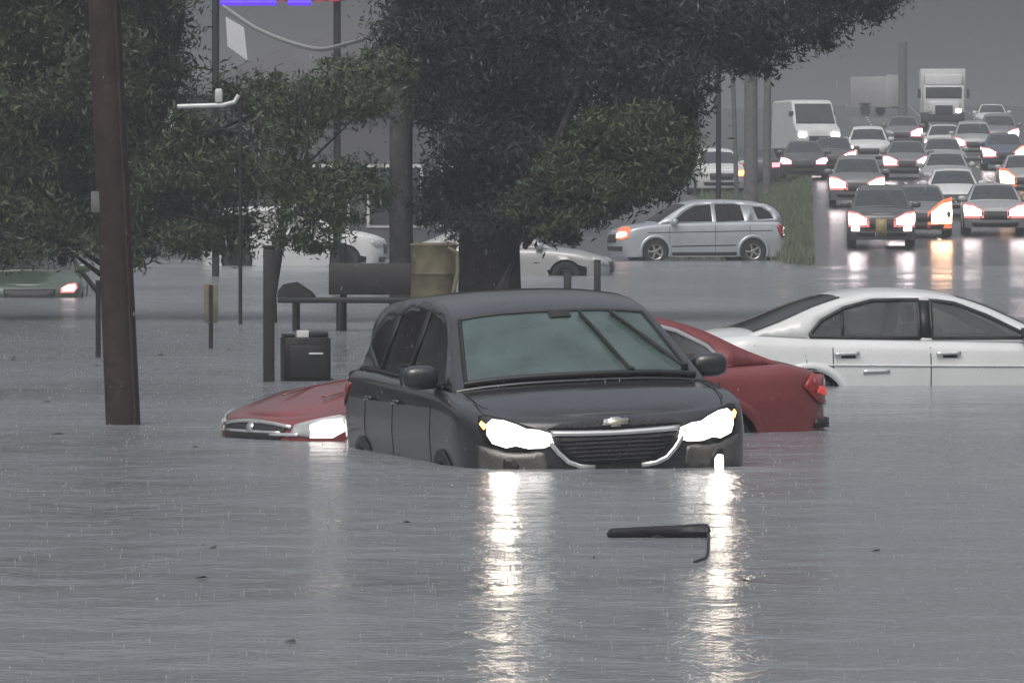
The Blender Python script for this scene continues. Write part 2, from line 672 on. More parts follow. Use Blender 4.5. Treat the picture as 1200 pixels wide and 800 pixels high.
    def wheels(s, both=True, rims=True, lip=None):
        S = s.s
        r = S['wheel']
        if s.det == 2:
            for ax in S['axle']:
                for sd in (1, -1):
                    Ra = r * 1.16 + .012
                    arc = [(ax + Ra * math.cos(t), r + Ra * math.sin(t)) for t in np.linspace(-.35, PI + .35, 30)]
                    s.strip('arch_lip', arc, .085, lip or s.paint, lambda a, b: (a, sd * (s.sy(a, max(b, S['zs'])) + .010), b), .016)
        for ax in S['axle']:
            for sd in ((1, -1) if both else (both,)):
                w = thing_part('wheel', s.root, (ax, sd * (S['W'] / 2 - .13), r))
                lathe('tyre', [(r * .62, -.10), (r * .9, -.115), (r, -.07), (r, .07), (r * .9, .115), (r * .62, .10)], M['rubber'], w, 30, 'Y')
                if rims:
                    lathe('rim', [(r * .64, -.09), (r * .66, sd * .085), (r * .58, sd * .07), (r * .52, sd * .03)], M['alloy'], w, 30, 'Y')
                    bm = bmesh.new()
                    for k in range(5):
                        add_box(bm, (0, sd * .06, 0), (.001, .001, .001), 0)
                        a = 2 * PI * k / 5
                        add_box(bm, (math.cos(a) * r * .33, sd * .06, math.sin(a) * r * .33), (r * .64, .03, r * .16), .008, ry=-a)
                    add_box(bm, (0, sd * .062, 0), (r * .3, .04, r * .3), .02)
                    bm_obj('spokes', bm, M['alloy'], w)
                    lathe('brake_disc', [(.01, 0), (r * .6, 0), (r * .6, sd * .01)], M['trim'], w, 20, 'Y')

    def mirror(s, sd, x, z, m=None):
        bm = bmesh.new()
        bmesh.ops.create_icosphere(bm, subdivisions=3, radius=1)
        y0 = s.yt(x) - .01
        for v in bm.verts:
            c = v.co
            c.x = (abs(c.x) ** .7) * (1 if c.x > 0 else -1) * .085
            c.y = (abs(c.y) ** .7) * (1 if c.y > 0 else -1) * .125
            c.z = (abs(c.z) ** .7) * (1 if c.z > 0 else -1) * .085
            c += Vector((x, sd * (y0 + .14), z + .075))
        o = bm_obj('door_mirror', bm, m or s.paint, s.root)
        bm = bmesh.new()
        add_box(bm, (x + .01, sd * (y0 + .06), z + .02), (.09, .16, .045), .015)
        bm_obj('mirror_arm', bm, M['trim'], o)
        bm = bmesh.new()
        add_box(bm, (x - .083, sd * (y0 + .17), z + .085), (.012, .19, .12), .004)
        bm_obj('mirror_glass', bm, M['glass_far'], o)

    def seats(s, x=(0, -.95), z=.62):
        for k, xs in enumerate(x):
            for sd in (1, -1):
                bm = bmesh.new()
                add_box(bm, (xs, sd * .38, z + .20), (.13, .48, .62), .06, ry=-.2)
                o = bm_obj('seat', bm, M['seat'], s.root)
                bm = bmesh.new()
                add_box(bm, (xs - .10, sd * .38, z + .60), (.10, .26, .19), .05, ry=-.2)
                bm_obj('headrest', bm, M['seat'], o)


def thing_part(name, parent, loc):
    o = bpy.data.objects.new(name, None)
    o.empty_display_size = .1
    link(o)
    o.parent = parent
    o.location = loc
    return o


def mirror_poly(p):
    return [(-a, b) for a, b in p]


# ------------------------------------------------------------------ hero: black SUV
def build_black_suv():
    h = math.radians(-77.4)
    C = Vector((.222, 47.97, -.53))
    c = Car('flooded_suv', 'black SUV with blazing headlights and raised wipers, bumper deep in the floodwater', 'suv', dict(SUV, W=2.0, wheel=.285), C, h, M['paint_black'],
            'cars stranded in the floodwater', 2, 'glass_black', 'glass_fog', roll=math.radians(2.2))
    r = c.root
    hl = [(.43, .715), (.44, .79), (.56, .825), (.70, .865), (.83, .90), (.885, .895), (.89, .83), (.86, .745), (.74, .70), (.60, .695)]
    for p in (hl, mirror_poly(hl)):
        c.front('headlight_housing', [(a * 1.0, .80 + (b - .80) * 1.22) for a, b in p], M['trim'], .004)
    core = [(.43, .715), (.45, .785), (.53, .812), (.60, .818), (.66, .85), (.74, .882), (.81, .89), (.845, .86), (.85, .79), (.82, .73), (.74, .70), (.68, .712), (.60, .69), (.50, .69)]
    for p in (core, mirror_poly(core)):
        c.front('headlight', p, M['lamp_on'], .018)
    for sd in (1, -1):
        c.front('projector_lens', [(sd * .745 + .058 * math.cos(t), .802 + .050 * math.sin(t)) for t in np.linspace(0, 2 * PI, 17)[:-1]], M['lamp_core'], .030)
    am = [(.845, .85), (.872, .88), (.885, .86), (.865, .825)]
    for p in (am, mirror_poly(am)):
        c.front('marker_lamp', p, M['lamp_amber'], .014)
    # grille group: upper slot, chrome bar, hexagon mesh, chrome lower frame, emblem
    up = [(-.46, .815), (-.38, .845), (0, .862), (.38, .845), (.46, .815), (.2, .805), (0, .80), (-.2, .805)]
    c.front('upper_grille', up, M['mesh_grille'], .006)
    ff = lambda off: (lambda a, b: (c.fx(a, b) + off, a, b))
    bar = [(y, .785 - .012 * (1 - (y / .44) ** 2)) for y in np.linspace(-.445, .445, 21)]
    c.strip('chrome_bar', bar, .034, M['chrome'], ff(.020))
    hexa = [(-.44, .762), (-.40, .70), (-.30, .60), (-.2, .565), (.2, .565), (.30, .60), (.40, .70), (.44, .762), (.2, .75), (-.2, .75)]
    gr = c.front('lower_grille', hexa, M['mesh_grille'], .008)
    for k in range(6):
        z = .595 + k * .027
        w = .22 + min(1, (z - .565) / .12) * .17
        c.strip('grille_slat', [(y, z) for y in np.linspace(-w, w, 9)], .008, M['trim'], ff(.018), parent=gr)
    for sd in (1, -1):
        path = [(sd * y, z) for y, z in [(.475, .77), (.445, .71), (.40, .65), (.34, .59), (.26, .558), (.16, .548)]]
        c.strip('chrome_frame', path, .030, M['chrome'], ff(.020))
    bow = [(-.092, -.014), (-.078, .026), (-.034, .026), (-.034, .036), (.034, .036), (.034, .026), (.092, .026), (.078, -.014), (.034, -.014), (.034, -.026), (-.034, -.026), (-.034, -.014)]
    c.front('emblem', [(a, b + .838) for a, b in bow], M['chrome'], .026, .01, 0)
    c.front('emblem_face', [(a * .84, b * .74 + .838) for a, b in bow], M['gold'], .034, .008, 0)
    fog = [(.66, .50), (.66, .575), (.70, .615), (.755, .61), (.765, .55), (.76, .50)]
    for p in (fog, mirror_poly(fog)):
        c.front('fog_lamp_bezel', [(a * 1.0 + (.02 if a > 0 else -.02) * (0), .55 + (b - .55) * 1.25) for a, b in p], M['trim'], .004)
    c.front('fog_lamp', [(.69, .50), (.69, .565), (.712, .59), (.745, .585), (.75, .54), (.748, .50)], M['lamp_on'], .020)
    water_sheen = [(.50, .50), (.47, .56), (.49, .66), (.56, .672), (.70, .672), (.84, .70), (.90, .72), (.905, .60), (.90, .50)]
    for p in (water_sheen, mirror_poly(water_sheen)):
        c.front('bumper_sheen', p, M['water_sheen'], .002, .004)  # floodwater reflection painted as lighter patches on the body-colour bumper
    # hood shut line, cowl, wipers
    for sd in (1, -1):
        pth = [(x, sd * (c.yt(x) * .93)) for x in np.linspace(1.30, 2.02, 14)]

        def hoodpt(a, b):
            y = c.yt(a)
            v = b / y
            return (a, b, c.zsh(a) + c.s['hoodcrown'] * (1 - abs(v) ** 2.4) * min(1, y / (.45 * c.s['W'])) + .002)
        c.strip('hood_seam', pth, .008, M['seam'], hoodpt, .003)
    cow = [c.wspt(v, .015) + Vector((.03, 0, .006)) for v in np.linspace(-.93, .93, 13)]
    tube('cowl', cow, .022, M['trim'], r)
    for rim in ([(-.905, t) for t in np.linspace(.02, .985, 8)], [(.905, t) for t in np.linspace(.02, .985, 8)], [(v, .985) for v in np.linspace(-.9, .9, 9)]):
        tube('windshield_seal', [c.wspt(v, t) + Vector((.004, 0, .003)) for v, t in rim], .013, M['trim'], r, 6)

    def wiper(b, e, k):
        up_ = Vector((.022, 0, .022))
        pts = [c.wspt(b[0] + (e[0] - b[0]) * t, b[1] + (e[1] - b[1]) * t) + up_ for t in np.linspace(0, 1, 9)]
        o = tube('wiper', pts, [.013] * 5 + [.010] * 4, M['trim'], r, 6)
        pts = [c.wspt(b[0] + (e[0] - b[0]) * t, b[1] + (e[1] - b[1]) * t) + Vector((.014, .012, .010)) for t in np.linspace(.28, 1, 7)]
        tube('wiper_blade', pts, .012, M['rubber'], o, 6)
        tube('wiper_pivot', [c.wspt(b[0], b[1]) + Vector((.01, 0, -.02)), c.wspt(b[0], b[1]) + Vector((.03, 0, .04))], .026, M['trim'], o, 8)
    wiper((.40, .02), (.245, .93), 0)
    wiper((.88, .10), (.55, .93), 1)
    bm = bmesh.new()
    add_box(bm, c.wspt(.06, .90) + Vector((-.06, 0, -.05)), (.04, .22, .07), .03)
    bm_obj('rear_view_mirror', bm, M['trim'], r)
    bm = bmesh.new()
    add_box(bm, c.wspt(.06, .93) + Vector((.012, 0, .008)), (.09, .15, .012), .005, ry=.5)
    bm_obj('sensor_pod', bm, M['trim'], r)
    c.seats((.05, -.95), .72)
    bm = bmesh.new()
    add_box(bm, (1.0, 0, 1.02), (.42, 1.45, .12), .05)
    bm_obj('dashboard', bm, M['interior'], r)
    lathe('steering_wheel', [(.175, -.015), (.19, 0), (.175, .015), (.16, 0), (.175, -.015)], M['interior'], r, 20, 'Z', (.62, .38, 1.08)).rotation_euler = (0, -1.1, 0)
    for sd in (1, -1):
        c.mirror(sd, .86, 1.07)
        for x in (.98, -.30, -1.27):
            c.strip('door_seam', [(x - .0 * z, z) for z in np.linspace(.35, 1.05, 8)], .010, M['seam'], lambda a, b: (a, sd * (c.sy(a, b) + .001), b), .003)
        for x in (-.12, -1.08):
            o = c.side('door_handle', [(x - .11, .93), (x - .11, .962), (x + .11, .965), (x + .11, .935)], M['paint_black'], sd, .022, .025)
        bl = [(x, c.zsh(x) + .012) for x in np.linspace(-2.0, .95, 16)]
        c.strip('belt_moulding', bl, .022, M['trim'], lambda a, b: (a, sd * (c.yg(a, b) + .004), b), .01)
        for a, b in (((-.30, 1.12), (-.28, 1.565)), ((-1.28, 1.14), (-1.22, 1.525))):
            c.strip('door_pillar_cover', [a, b], .12, M['trim'], lambda a, b: (a, sd * (c.yg(a, b) + .003), b), .006)
        c.side('taillight', [(-2.20, .80), (-2.14, 1.0), (-1.86, 1.04), (-1.96, .92)], M['tail_off'], sd, .006)
    c.wheels(lip=M['trim'])
    return c


# ------------------------------------------------------------------ hero: red sedan
def build_red_sedan():
    sp = dict(SEDAN)
    sp['L'] = 4.90
    sp['axle'] = (1.42, -1.22)
    sp['rail'] = [(x, z - .02 * (1 if z > 1.2 else 0)) for x, z in SEDAN['rail'][:-2]] + [(-1.55, 1.12), (-1.86, 1.0)]
    sp['sh'] = [(-2.43, .93), (-2.2, .96), (-1.86, .998), (-1.4, .985), (0, .955), (1.1, .925), (1.7, .85), (2.1, .77), (2.43, .71)]
    sp['bl'] = (-1.0, -1.82)
    h = math.radians(180 + 32)
    c = Car('sunken_sedan', 'red sedan sunk to its headlights behind the black SUV', 'sedan', sp, Vector((.11, 52.53, -.505)), h, M['paint_red'],
            'cars stranded in the floodwater', 2, 'glass_clear', pitch=math.radians(.9))
    r = c.root
    ff = lambda off: (lambda a, b: (c.fx(a, b) + off, a, b))
    hl = [(.50, .59), (.52, .66), (.66, .70), (.80, .735), (.86, .71), (.85, .62), (.70, .565)]
    for p in (hl, mirror_poly(hl)):
        c.front('headlight_housing', p, M['lamp_off'], .006)
    c.front('headlight', [(.68, .565), (.66, .66), (.74, .70), (.83, .70), (.85, .62), (.80, .565)], M['lamp_low'], .022)
    c.front('headlight', mirror_poly([(.70, .60), (.68, .66), (.80, .70), (.84, .64)]), M['lamp_off'], .022)
    c.front('grille', [(-.40, .53), (-.44, .64), (-.2, .672), (.2, .672), (.44, .64), (.40, .53)], M['mesh_grille'], .006)
    c.strip('chrome_bar', [(y, .678 - .028 * (y / .44) ** 2) for y in np.linspace(-.50, .50, 15)], .026, M['chrome'], ff(.016))
    c.strip('grille_bar', [(y, .60) for y in np.linspace(-.40, .40, 11)], .018, M['chrome'], ff(.014))
    c.front('bumper_trim', [(.28, .575), (.28, .595), (.58, .60), (.58, .575)], M['chrome'], .012)
    c.front('emblem', [(.05 * math.cos(t), .635 + .035 * math.sin(t)) for t in np.linspace(0, 2 * PI, 13)[:-1]], M['chrome'], .024, .01, 0)
    for sd in (1, -1):
        pth = [(x, sd * (c.yt(x) * .90)) for x in np.linspace(1.1, 2.02, 14)]

        def hoodpt(a, b):
            y = c.yt(a)
            return (a, b, c.zsh(a) + c.s['hoodcrown'] * (1 - abs(b / y) ** 2.4) * min(1, y / (.45 * c.s['W'])) + .002)
        c.strip('hood_seam', pth, .010, M['seam'], hoodpt, .003)
        pth = [(x, sd * (.30 + .20 * (1.95 - x))) for x in np.linspace(1.2, 1.98, 12)]
        c.strip('hood_crease', pth, .035, M['paint_red'], lambda a, b: tuple(Vector(hoodpt(a, b)) + Vector((0, 0, .001))), .010)
        c.mirror(sd, .78, .93)
        w = c.windows()
        for q in w:
            q2 = q + [q[0]]
            dense = []
            for i in range(len(q)):
                a, b = q2[i], q2[i + 1]
                for t in (0, .34, .67):
                    dense.append((a[0] + (b[0] - a[0]) * t, a[1] + (b[1] - a[1]) * t))
            dense.append(dense[0])
            c.strip('window_trim', dense, .034, M['chrome'], lambda a, b: (a, sd * (c.yg(a, b) + .004), b), .012)
        for x in (.95, -.20, -1.20):
            c.strip('door_seam', [(x, z) for z in np.linspace(.35, .88, 8)], .010, M['seam'], lambda a, b: (a, sd * (c.sy(a, b) + .001), b), .003)
        for x in (-.05, -1.0):
            c.side('door_handle', [(x - .1, .80), (x - .1, .83), (x + .1, .83), (x + .1, .80)], M['chrome'], sd, .022, .022)
        # tail lamp wraps round the corner
        tl = c.side('taillight', [(-2.28, .66), (-2.29, .90), (-2.08, .92), (-1.98, .82), (-2.12, .70)], M['tail_off'], sd, .010)
        c.side('lit_lens', [(-2.29, .74), (-2.285, .80), (-2.16, .82), (-2.12, .77)], M['tail_glow'], sd, .020, parent=tl)
    c.rear('trunk_seam', [(-.7, .93), (-.7, .94), (.7, .94), (.7, .93)], M['seam'], .003, .003)
    bm = bmesh.new()
    V, Fc = [], []
    pr = [(y, c.rx(y, .52) - .035) for y in np.linspace(-.86, .86, 19)]
    c.strip('bumper_lip', [(y, .53) for y in np.linspace(-.88, .88, 21)], .07, M['trim'], lambda a, b: (c.rx(a, b) - .02, a, b), .04)
    c.seats((.0, -.92), .60)
    bm.free()
    cow = [c.wspt(v, .012) + Vector((.03, 0, .006)) for v in np.linspace(-.93, .93, 13)]
    tube('cowl', cow, .030, M['trim'], r)
    c.wheels()
    return c


# ------------------------------------------------------------------ hero: white sedan
def build_white_sedan():
    sp = dict(SEDAN)
    sp['L'] = 4.9
    c = Car('stalled_sedan', 'white sedan seen side-on behind the red one, water over its sills', 'sedan', sp, Vector((4.02, 66.2, -.535)), math.radians(11), M['paint_white'],
            'cars stranded in the floodwater', 2, 'glass_clear')
    r = c.root
    for sd in (1, -1):
        for q in c.windows():
            q2 = q + [q[0]]
            dense = []
            for i in range(len(q)):
                a, b = q2[i], q2[i + 1]
                for t in (0, .34, .67):
                    dense.append((a[0] + (b[0] - a[0]) * t, a[1] + (b[1] - a[1]) * t))
            dense.append(dense[0])
            c.strip('window_trim', dense, .030, M['trim'], lambda a, b: (a, sd * (c.yg(a, b) + .004), b), .01)
        c.strip('door_pillar_cover', [(-.195, .99), (-.18, 1.345)], .115, M['trim'], lambda a, b: (a, sd * (c.yg(a, b) + .003), b), .006)
        c.strip('window_divider', [(-1.02, 1.0), (-1.0, 1.26)], .026, M['trim'], lambda a, b: (a, sd * (c.yg(a, b) + .003), b), .01)
        for x in (1.0, -.19, -1.15):
            c.strip('door_seam', [(x, z) for z in np.linspace(.35, .90, 8)], .010, M['seam'], lambda a, b: (a, sd * (c.sy(a, b) + .001), b), .003)
        for x in (-.02, -1.02):
            c.side('handle_recess', [(x - .05, .80), (x - .05, .845), (x + .09, .845), (x + .09, .80)], M['metal_dark'], sd, .002, .004)
            c.side('door_handle', [(x - .12, .825), (x - .12, .855), (x + .12, .862), (x + .12, .832)], M['chrome'], sd, .028, .022)
        c.side('body_crease', [(-1.9, .735), (-1.9, .75), (1.3, .72), (1.3, .705)], M['paint_white'], sd, .006, .012)
        c.mirror(sd, .80, .94)
        c.side('taillight', [(-2.37, .66), (-2.37, .78), (-2.22, .78), (-2.26, .70)], M['tail_off'], sd, .008)
    c.side('side_badge', [(-.86, .655), (-.86, .685), (-.60, .69), (-.60, .665)], M['chrome'], -1, .010, .01)
    hl = [(.50, .59), (.52, .66), (.80, .735), (.86, .71), (.85, .62), (.70, .565)]
    for p in (hl, mirror_poly(hl)):
        c.front('headlight', p, M['lamp_off'], .012)
    c.front('grille', [(-.40, .50), (-.44, .64), (.44, .64), (.40, .50)], M['mesh_grille'], .006)
    for vr in (-.905, .905):
        tube('rear_window_seal', [Vector((x, c.yg(x, z) * vr, z + c.s['crown'] * (1 - abs(vr) ** 3) + .004)) for x, z in catmull(c.s['rail'], 8) if -1.9 < x < -.98], .014, M['trim'], r, 6)
    c.seats((.0, -.92), .60)
    c.wheels()
    return c


# ------------------------------------------------------------------ silver SUV at the water's edge
def build_silver_suv():
    sp = dict(SUV)
    sp.update(L=4.75, W=1.9, tumble=.26,
              sh=[(-2.4, 1.14), (-1.4, 1.15), (.6, 1.11), (1.30, 1.08), (1.8, 1.02), (2.1, .97), (2.4, .91)],
              rail=[(1.30, 1.082), (1.0, 1.27), (.66, 1.48), (.40, 1.61), (.1, 1.68), (-.5, 1.71), (-1.2, 1.685), (-1.8, 1.61), (-2.10, 1.42), (-2.24, 1.145)],
              ws=(1.25, .47), bl=(-1.95, -2.20),
              win=[[(.90, 1.14), (.50, 1.42), (.22, 1.57), (-.22, 1.62), (-.25, 1.14)],
                   [(-.36, 1.14), (-.34, 1.625), (-.85, 1.625), (-1.05, 1.60), (-1.16, 1.17)],
                   [(-1.52, 1.21), (-1.40, 1.56), (-1.66, 1.535), (-1.88, 1.40), (-1.98, 1.23)]])
    c = Car('crossing_suv', 'silver SUV wheel-deep at the water edge, turning with one orange-white headlight', 'suv', sp, Vector((wx(815, 185), 185, -.10)), math.radians(180 + 14), M['paint_silver'],
            'cars stranded in the floodwater', 2, 'glass_black')
    r = c.root
    hl = [(.50, .72), (.52, .80), (.70, .88), (.86, .90), (.885, .80), (.80, .72)]
    for p in (hl, mirror_poly(hl)):
        c.front('headlight_housing', p, M['lamp_off'], .006)
    c.front('lamp_halo', [(.45, .70), (.45, .94), (.62, 1.02), (.84, 1.02), (.885, .92), (.885, .72), (.72, .66)], M['halo_orange'], .015)  # glowing orange patch painting the halo around the lens
    c.front('headlight', [(.50, .72), (.50, .84), (.62, .88), (.80, .89), (.86, .84), (.85, .76), (.72, .72)], M['lamp_low'], .03)
    c.front('grille', [(-.44, .58), (-.46, .80), (.46, .80), (.44, .58)], M['mesh_grille'], .006)
    c.front('bumper_trim', [(-.7, .36), (-.74, .48), (.74, .48), (.7, .36)], M['trim'], .01)
    for sd in (1, -1):
        c.mirror(sd, .86, 1.07)
        c.side('cladding', [(-.90, .24), (-.90, .33), (.90, .33), (.90, .24)], M['trim'], sd, .008)
        c.side('body_crease', [(-1.9, .90), (-1.9, .92), (1.6, .86), (1.6, .84)], M['trim'], sd, .003, .006)
        c.side('body_crease', [(-.86, .50), (-.86, .53), (.9, .50), (.9, .47)], M['trim'], sd, .003, .006)
        c.side('taillight', [(-2.28, .72), (-2.25, 1.04), (-2.02, 1.06), (-2.06, .88), (-2.14, .74)], M['tail_off'], sd, .008)
        for x in (.98, -.30, -1.27):
            c.strip('door_seam', [(x, z) for z in np.linspace(.35, 1.05, 8)], .012, M['seam'], lambda a, b: (a, sd * (c.sy(a, b) + .001), b), .003)
        tube('roof_rail', [(x, sd * (c.yg(x, 1.62) - .05), 1.66) for x in (.1, -.6, -1.2, -1.7)], .02, M['trim'], r, 6)
    c.seats((.05, -.95), .72)
    c.wheels()
    return c


build_black_suv()
build_red_sedan()
build_white_sedan()
build_silver_suv()


# ------------------------------------------------------------------ terrain
def road_u(x, Y):
    return x - (8.0 + .043 * (Y - 178))


def sstep(t):
    t = min(1, max(0, t))
    return t * t * (3 - 2 * t)


def ground(x, Y):
    u = road_u(x, Y)
    k = sstep((u + 1.6) / 1.3)
    Y0 = 187 + (172 - 187) * k
    lot = sstep((x + 4) / 6)
    slope = .007 + (.026 - .007) * lot
    d = Y - Y0
    if d < 0:
        z = max(-.55, .0224 * d * .9)
    else:
        z = slope * min(d, 300)
        if Y > 490:
            z -= min((Y - 490) * .02, 9 * lot + 2)
    if Y > 900:
        z = min(z, -.5) if False else z
    return z


def ground_mesh():
    ys = list(np.arange(-30, 130, 8.)) + list(np.arange(130, 330, 2.)) + list(np.arange(330, 720, 6.)) + list(np.geomspace(720, 6000, 24))
    xs = list(-np.geomspace(30, 3000, 24)[::-1]) + list(np.arange(-29, 45, .8)) + list(np.geomspace(46, 3000, 24))
    V = [(x, y, ground(x, y)) for y in ys for x in xs]
    n = len(xs)
    Fc = [(j * n + i, j * n + i + 1, (j + 1) * n + i + 1, (j + 1) * n + i) for j in range(len(ys) - 1) for i in range(n - 1)]
    g = mat('wet_ground', (.075, .075, .078), .30, 0, .25, .4, .25, 1.2)
    o = mesh_obj('ground', V, Fc, g, angle=60)
    tag(o, 'wet grey ground under the flood, rising away to the right', 'ground', kind='structure')
    # road sheet
    ys = list(np.arange(130, 540, 2.5))
    us = np.linspace(-.1, 13.5, 18)
    V, Fc = [], []
    for y in ys:
        for u in us:
            x = u + 8.0 + .043 * (y - 178)
            V.append((x, y, ground(x, y) + .03))
    n = len(us)
    Fc = [(j * n + i, j * n + i + 1, (j + 1) * n + i + 1, (j + 1) * n + i) for j in range(len(ys) - 1) for i in range(n - 1)]
    m = mat('wet_asphalt', (.105, .105, .11), .22, 0, .3, .6, .6, 3.)
    tag(mesh_obj('road', V, Fc, m, angle=60), 'wet asphalt road climbing away under the traffic', 'road', kind='structure')
    wl = mat('lane_paint', (.55, .55, .52), .5)
    for u in (3.4, 6.75, 10.1):
        V, Fc = [], []
        for y in np.arange(190, 520, 9.):
            b = len(V)
            for yy in (y, y + 3):
                for du in (-.06, .06):
                    x = u + du + 8.0 + .043 * (yy - 178)
                    V.append((x, yy, ground(x, yy) + .036))
            Fc.append((b, b + 1, b + 3, b + 2))
        tag(mesh_obj('lane_marking', V, Fc, wl), 'dashed white lane marking on the climbing road', 'road marking', kind='structure')
    # grass verge left of the road, blades as real faces
    n = 48000
    V = np.zeros((n * 3, 3))
    Y = rng.uniform(160, 330, n)
    u = rng.uniform(-4.2, -.15, n)
    x = u + 8.0 + .043 * (Y - 178)
    z = np.array([ground(a, b) for a, b in zip(x, Y)])
    kp = z > .0
    x, Y, z = x[kp], Y[kp], z[kp]
    n = len(x)
    V = np.zeros((n * 3, 3))
    a = rng.uniform(0, PI, n)
    hgt = rng.uniform(.08, .30, n)
    w = .035
    V[0::3] = np.stack([x - w * np.cos(a), Y - w * np.sin(a), z - .02], 1)
    V[1::3] = np.stack([x + w * np.cos(a), Y + w * np.sin(a), z - .02], 1)
    V[2::3] = np.stack([x + rng.uniform(-.08, .08, n), Y + rng.uniform(-.08, .08, n), z + hgt], 1)
    raw_mesh('grass_verge', V, 3, leaf_mat('grass', (.085, .115, .07), (.115, .15, .09), (.16, .19, .11)), 'wet green grass verge beside the climbing road', 'grass')


def raw_mesh(name, V, k, m, label=None, cat=None, parent=None, kind='stuff'):
    me = bpy.data.meshes.new(name)
    nf = len(V) // k
    me.vertices.add(len(V))
    me.vertices.foreach_set('co', np.asarray(V, dtype=np.float32).ravel())
    me.loops.add(nf * k)
    me.loops.foreach_set('vertex_index', np.arange(nf * k, dtype=np.int32))
    me.polygons.add(nf)
    me.polygons.foreach_set('loop_start', np.arange(0, nf * k, k, dtype=np.int32))
    me.polygons.foreach_set('loop_total', np.full(nf, k, dtype=np.int32))
    me.update(calc_edges=True)
    me.materials.append(m)
    o = link(bpy.data.objects.new(name, me))
    if parent:
        o.parent = parent
    if label:
        tag(o, label, cat, kind=kind)
    return o


ground_mesh()


# ------------------------------------------------------------------ water
def water():
    m, nt, b = new_mat('flood_water')
    b.inputs['Roughness'].default_value = .17
    b.inputs['IOR'].default_value = 1.33
    b.inputs['Specular IOR Level'].default_value = .5
    g = nt.nodes.new('ShaderNodeNewGeometry')

    def noise(scale, sx, sy, detail=3, rough=.5, dist=0.):
        mp = nt.nodes.new('ShaderNodeMapping')
        mp.inputs['Scale'].default_value = (sx, sy, 1)
        nt.links.new(g.outputs['Position'], mp.inputs['Vector'])
        n = nt.nodes.new('ShaderNodeTexNoise')
        n.inputs['Scale'].default_value = scale
        n.inputs['Detail'].default_value = detail
        n.inputs['Roughness'].default_value = rough
        n.inputs['Distortion'].default_value = dist
        nt.links.new(mp.outputs['Vector'], n.inputs['Vector'])
        return n.outputs['Fac']

    def bump(h, dist, strength, prev=None):
        bp = nt.nodes.new('ShaderNodeBump')
        bp.inputs['Strength'].default_value = strength
        bp.inputs['Distance'].default_value = dist
        nt.links.new(h, bp.inputs['Height'])
        if prev:
            nt.links.new(prev, bp.inputs['Normal'])
        return bp.outputs['Normal']
    a = bump(noise(.55, 1.0, .8, 2), .10, 1.)
    rr = nt.nodes.new('ShaderNodeMapRange')
    rr.inputs['From Min'].default_value = .35
    rr.inputs['From Max'].default_value = .65
    rr.inputs['To Min'].default_value = .10
    rr.inputs['To Max'].default_value = .24
    nt.links.new(noise(.16, 1., .45, 3, .6, .5), rr.inputs['Value'])
    nt.links.new(rr.outputs['Result'], b.inputs['Roughness'])
    a = bump(noise(2.2, 1.0, .8, 3, .55, .6), .044, 1., a)
    a = bump(noise(13., 1.0, .7, 3, .6), .014, 1., a)
    # raindrop pocks
    mp = nt.nodes.new('ShaderNodeMapping')
    nt.links.new(g.outputs['Position'], mp.inputs['Vector'])
    v = nt.nodes.new('ShaderNodeTexVoronoi')
    v.inputs['Scale'].default_value = 6.5
    nt.links.new(mp.outputs['Vector'], v.inputs['Vector'])
    mth = nt.nodes.new('ShaderNodeMath')
    mth.operation = 'MULTIPLY'
    mth.inputs[1].default_value = 60
    nt.links.new(v.outputs['Distance'], mth.inputs[0])
    sn = nt.nodes.new('ShaderNodeMath')
    sn.operation = 'SINE'
    nt.links.new(mth.outputs[0], sn.inputs[0])
    fall = nt.nodes.new('ShaderNodeMapRange')
    fall.inputs['From Min'].default_value = .0
    fall.inputs['From Max'].default_value = .35
    fall.inputs['To Min'].default_value = 1
    fall.inputs['To Max'].default_value = 0
    nt.links.new(v.outputs['Distance'], fall.inputs['Value'])
    ml = nt.nodes.new('ShaderNodeMath')
    ml.operation = 'MULTIPLY'
    nt.links.new(sn.outputs[0], ml.inputs[0])
    nt.links.new(fall.outputs['Result'], ml.inputs[1])
    a = bump(ml.outputs[0], .010, 1., a)
    nt.links.new(a, b.inputs['Normal'])
    r = nt.nodes.new('ShaderNodeValToRGB')
    r.color_ramp.elements[0].color = (.180, .195, .214, 1)
    r.color_ramp.elements[1].color = (.232, .250, .270, 1)
    nt.links.new(noise(.25, 1, .5, 4), r.inputs['Fac'])
    nt.links.new(r.outputs['Color'], b.inputs['Base Color'])
    V = [(-400, -30, 0), (400, -30, 0), (400, 400, 0), (-400, 400, 0)]
    tag(mesh_obj('flood_water', V, [(0, 1, 2, 3)], m, smooth=False), 'grey rain-pocked floodwater covering the street', 'water', kind='structure')



def splashes():
    n = 9500
    Y = rng.uniform(24, 95, n)
    x = rng.uniform(-9, 9, n)
    h = rng.uniform(.005, .024, n)
    w = rng.uniform(.003, .008, n)
    V = []
    for k in range(3):
        a, b = 2 * PI * k / 3, 2 * PI * (k + 1) / 3
        V.append(np.stack([np.stack([x + w * math.cos(a), Y + w * math.sin(a), 0 * x - .002], 1),
                           np.stack([x + w * math.cos(b), Y + w * math.sin(b), 0 * x - .002], 1),
                           np.stack([x, Y, h], 1)], 1).reshape(-1, 3))
    m = mat('splash_water', (.31, .32, .34), .2)
    raw_mesh('rain_splashes', np.concatenate(V), 3, m, 'tiny rain splashes dotting the floodwater', 'splash')


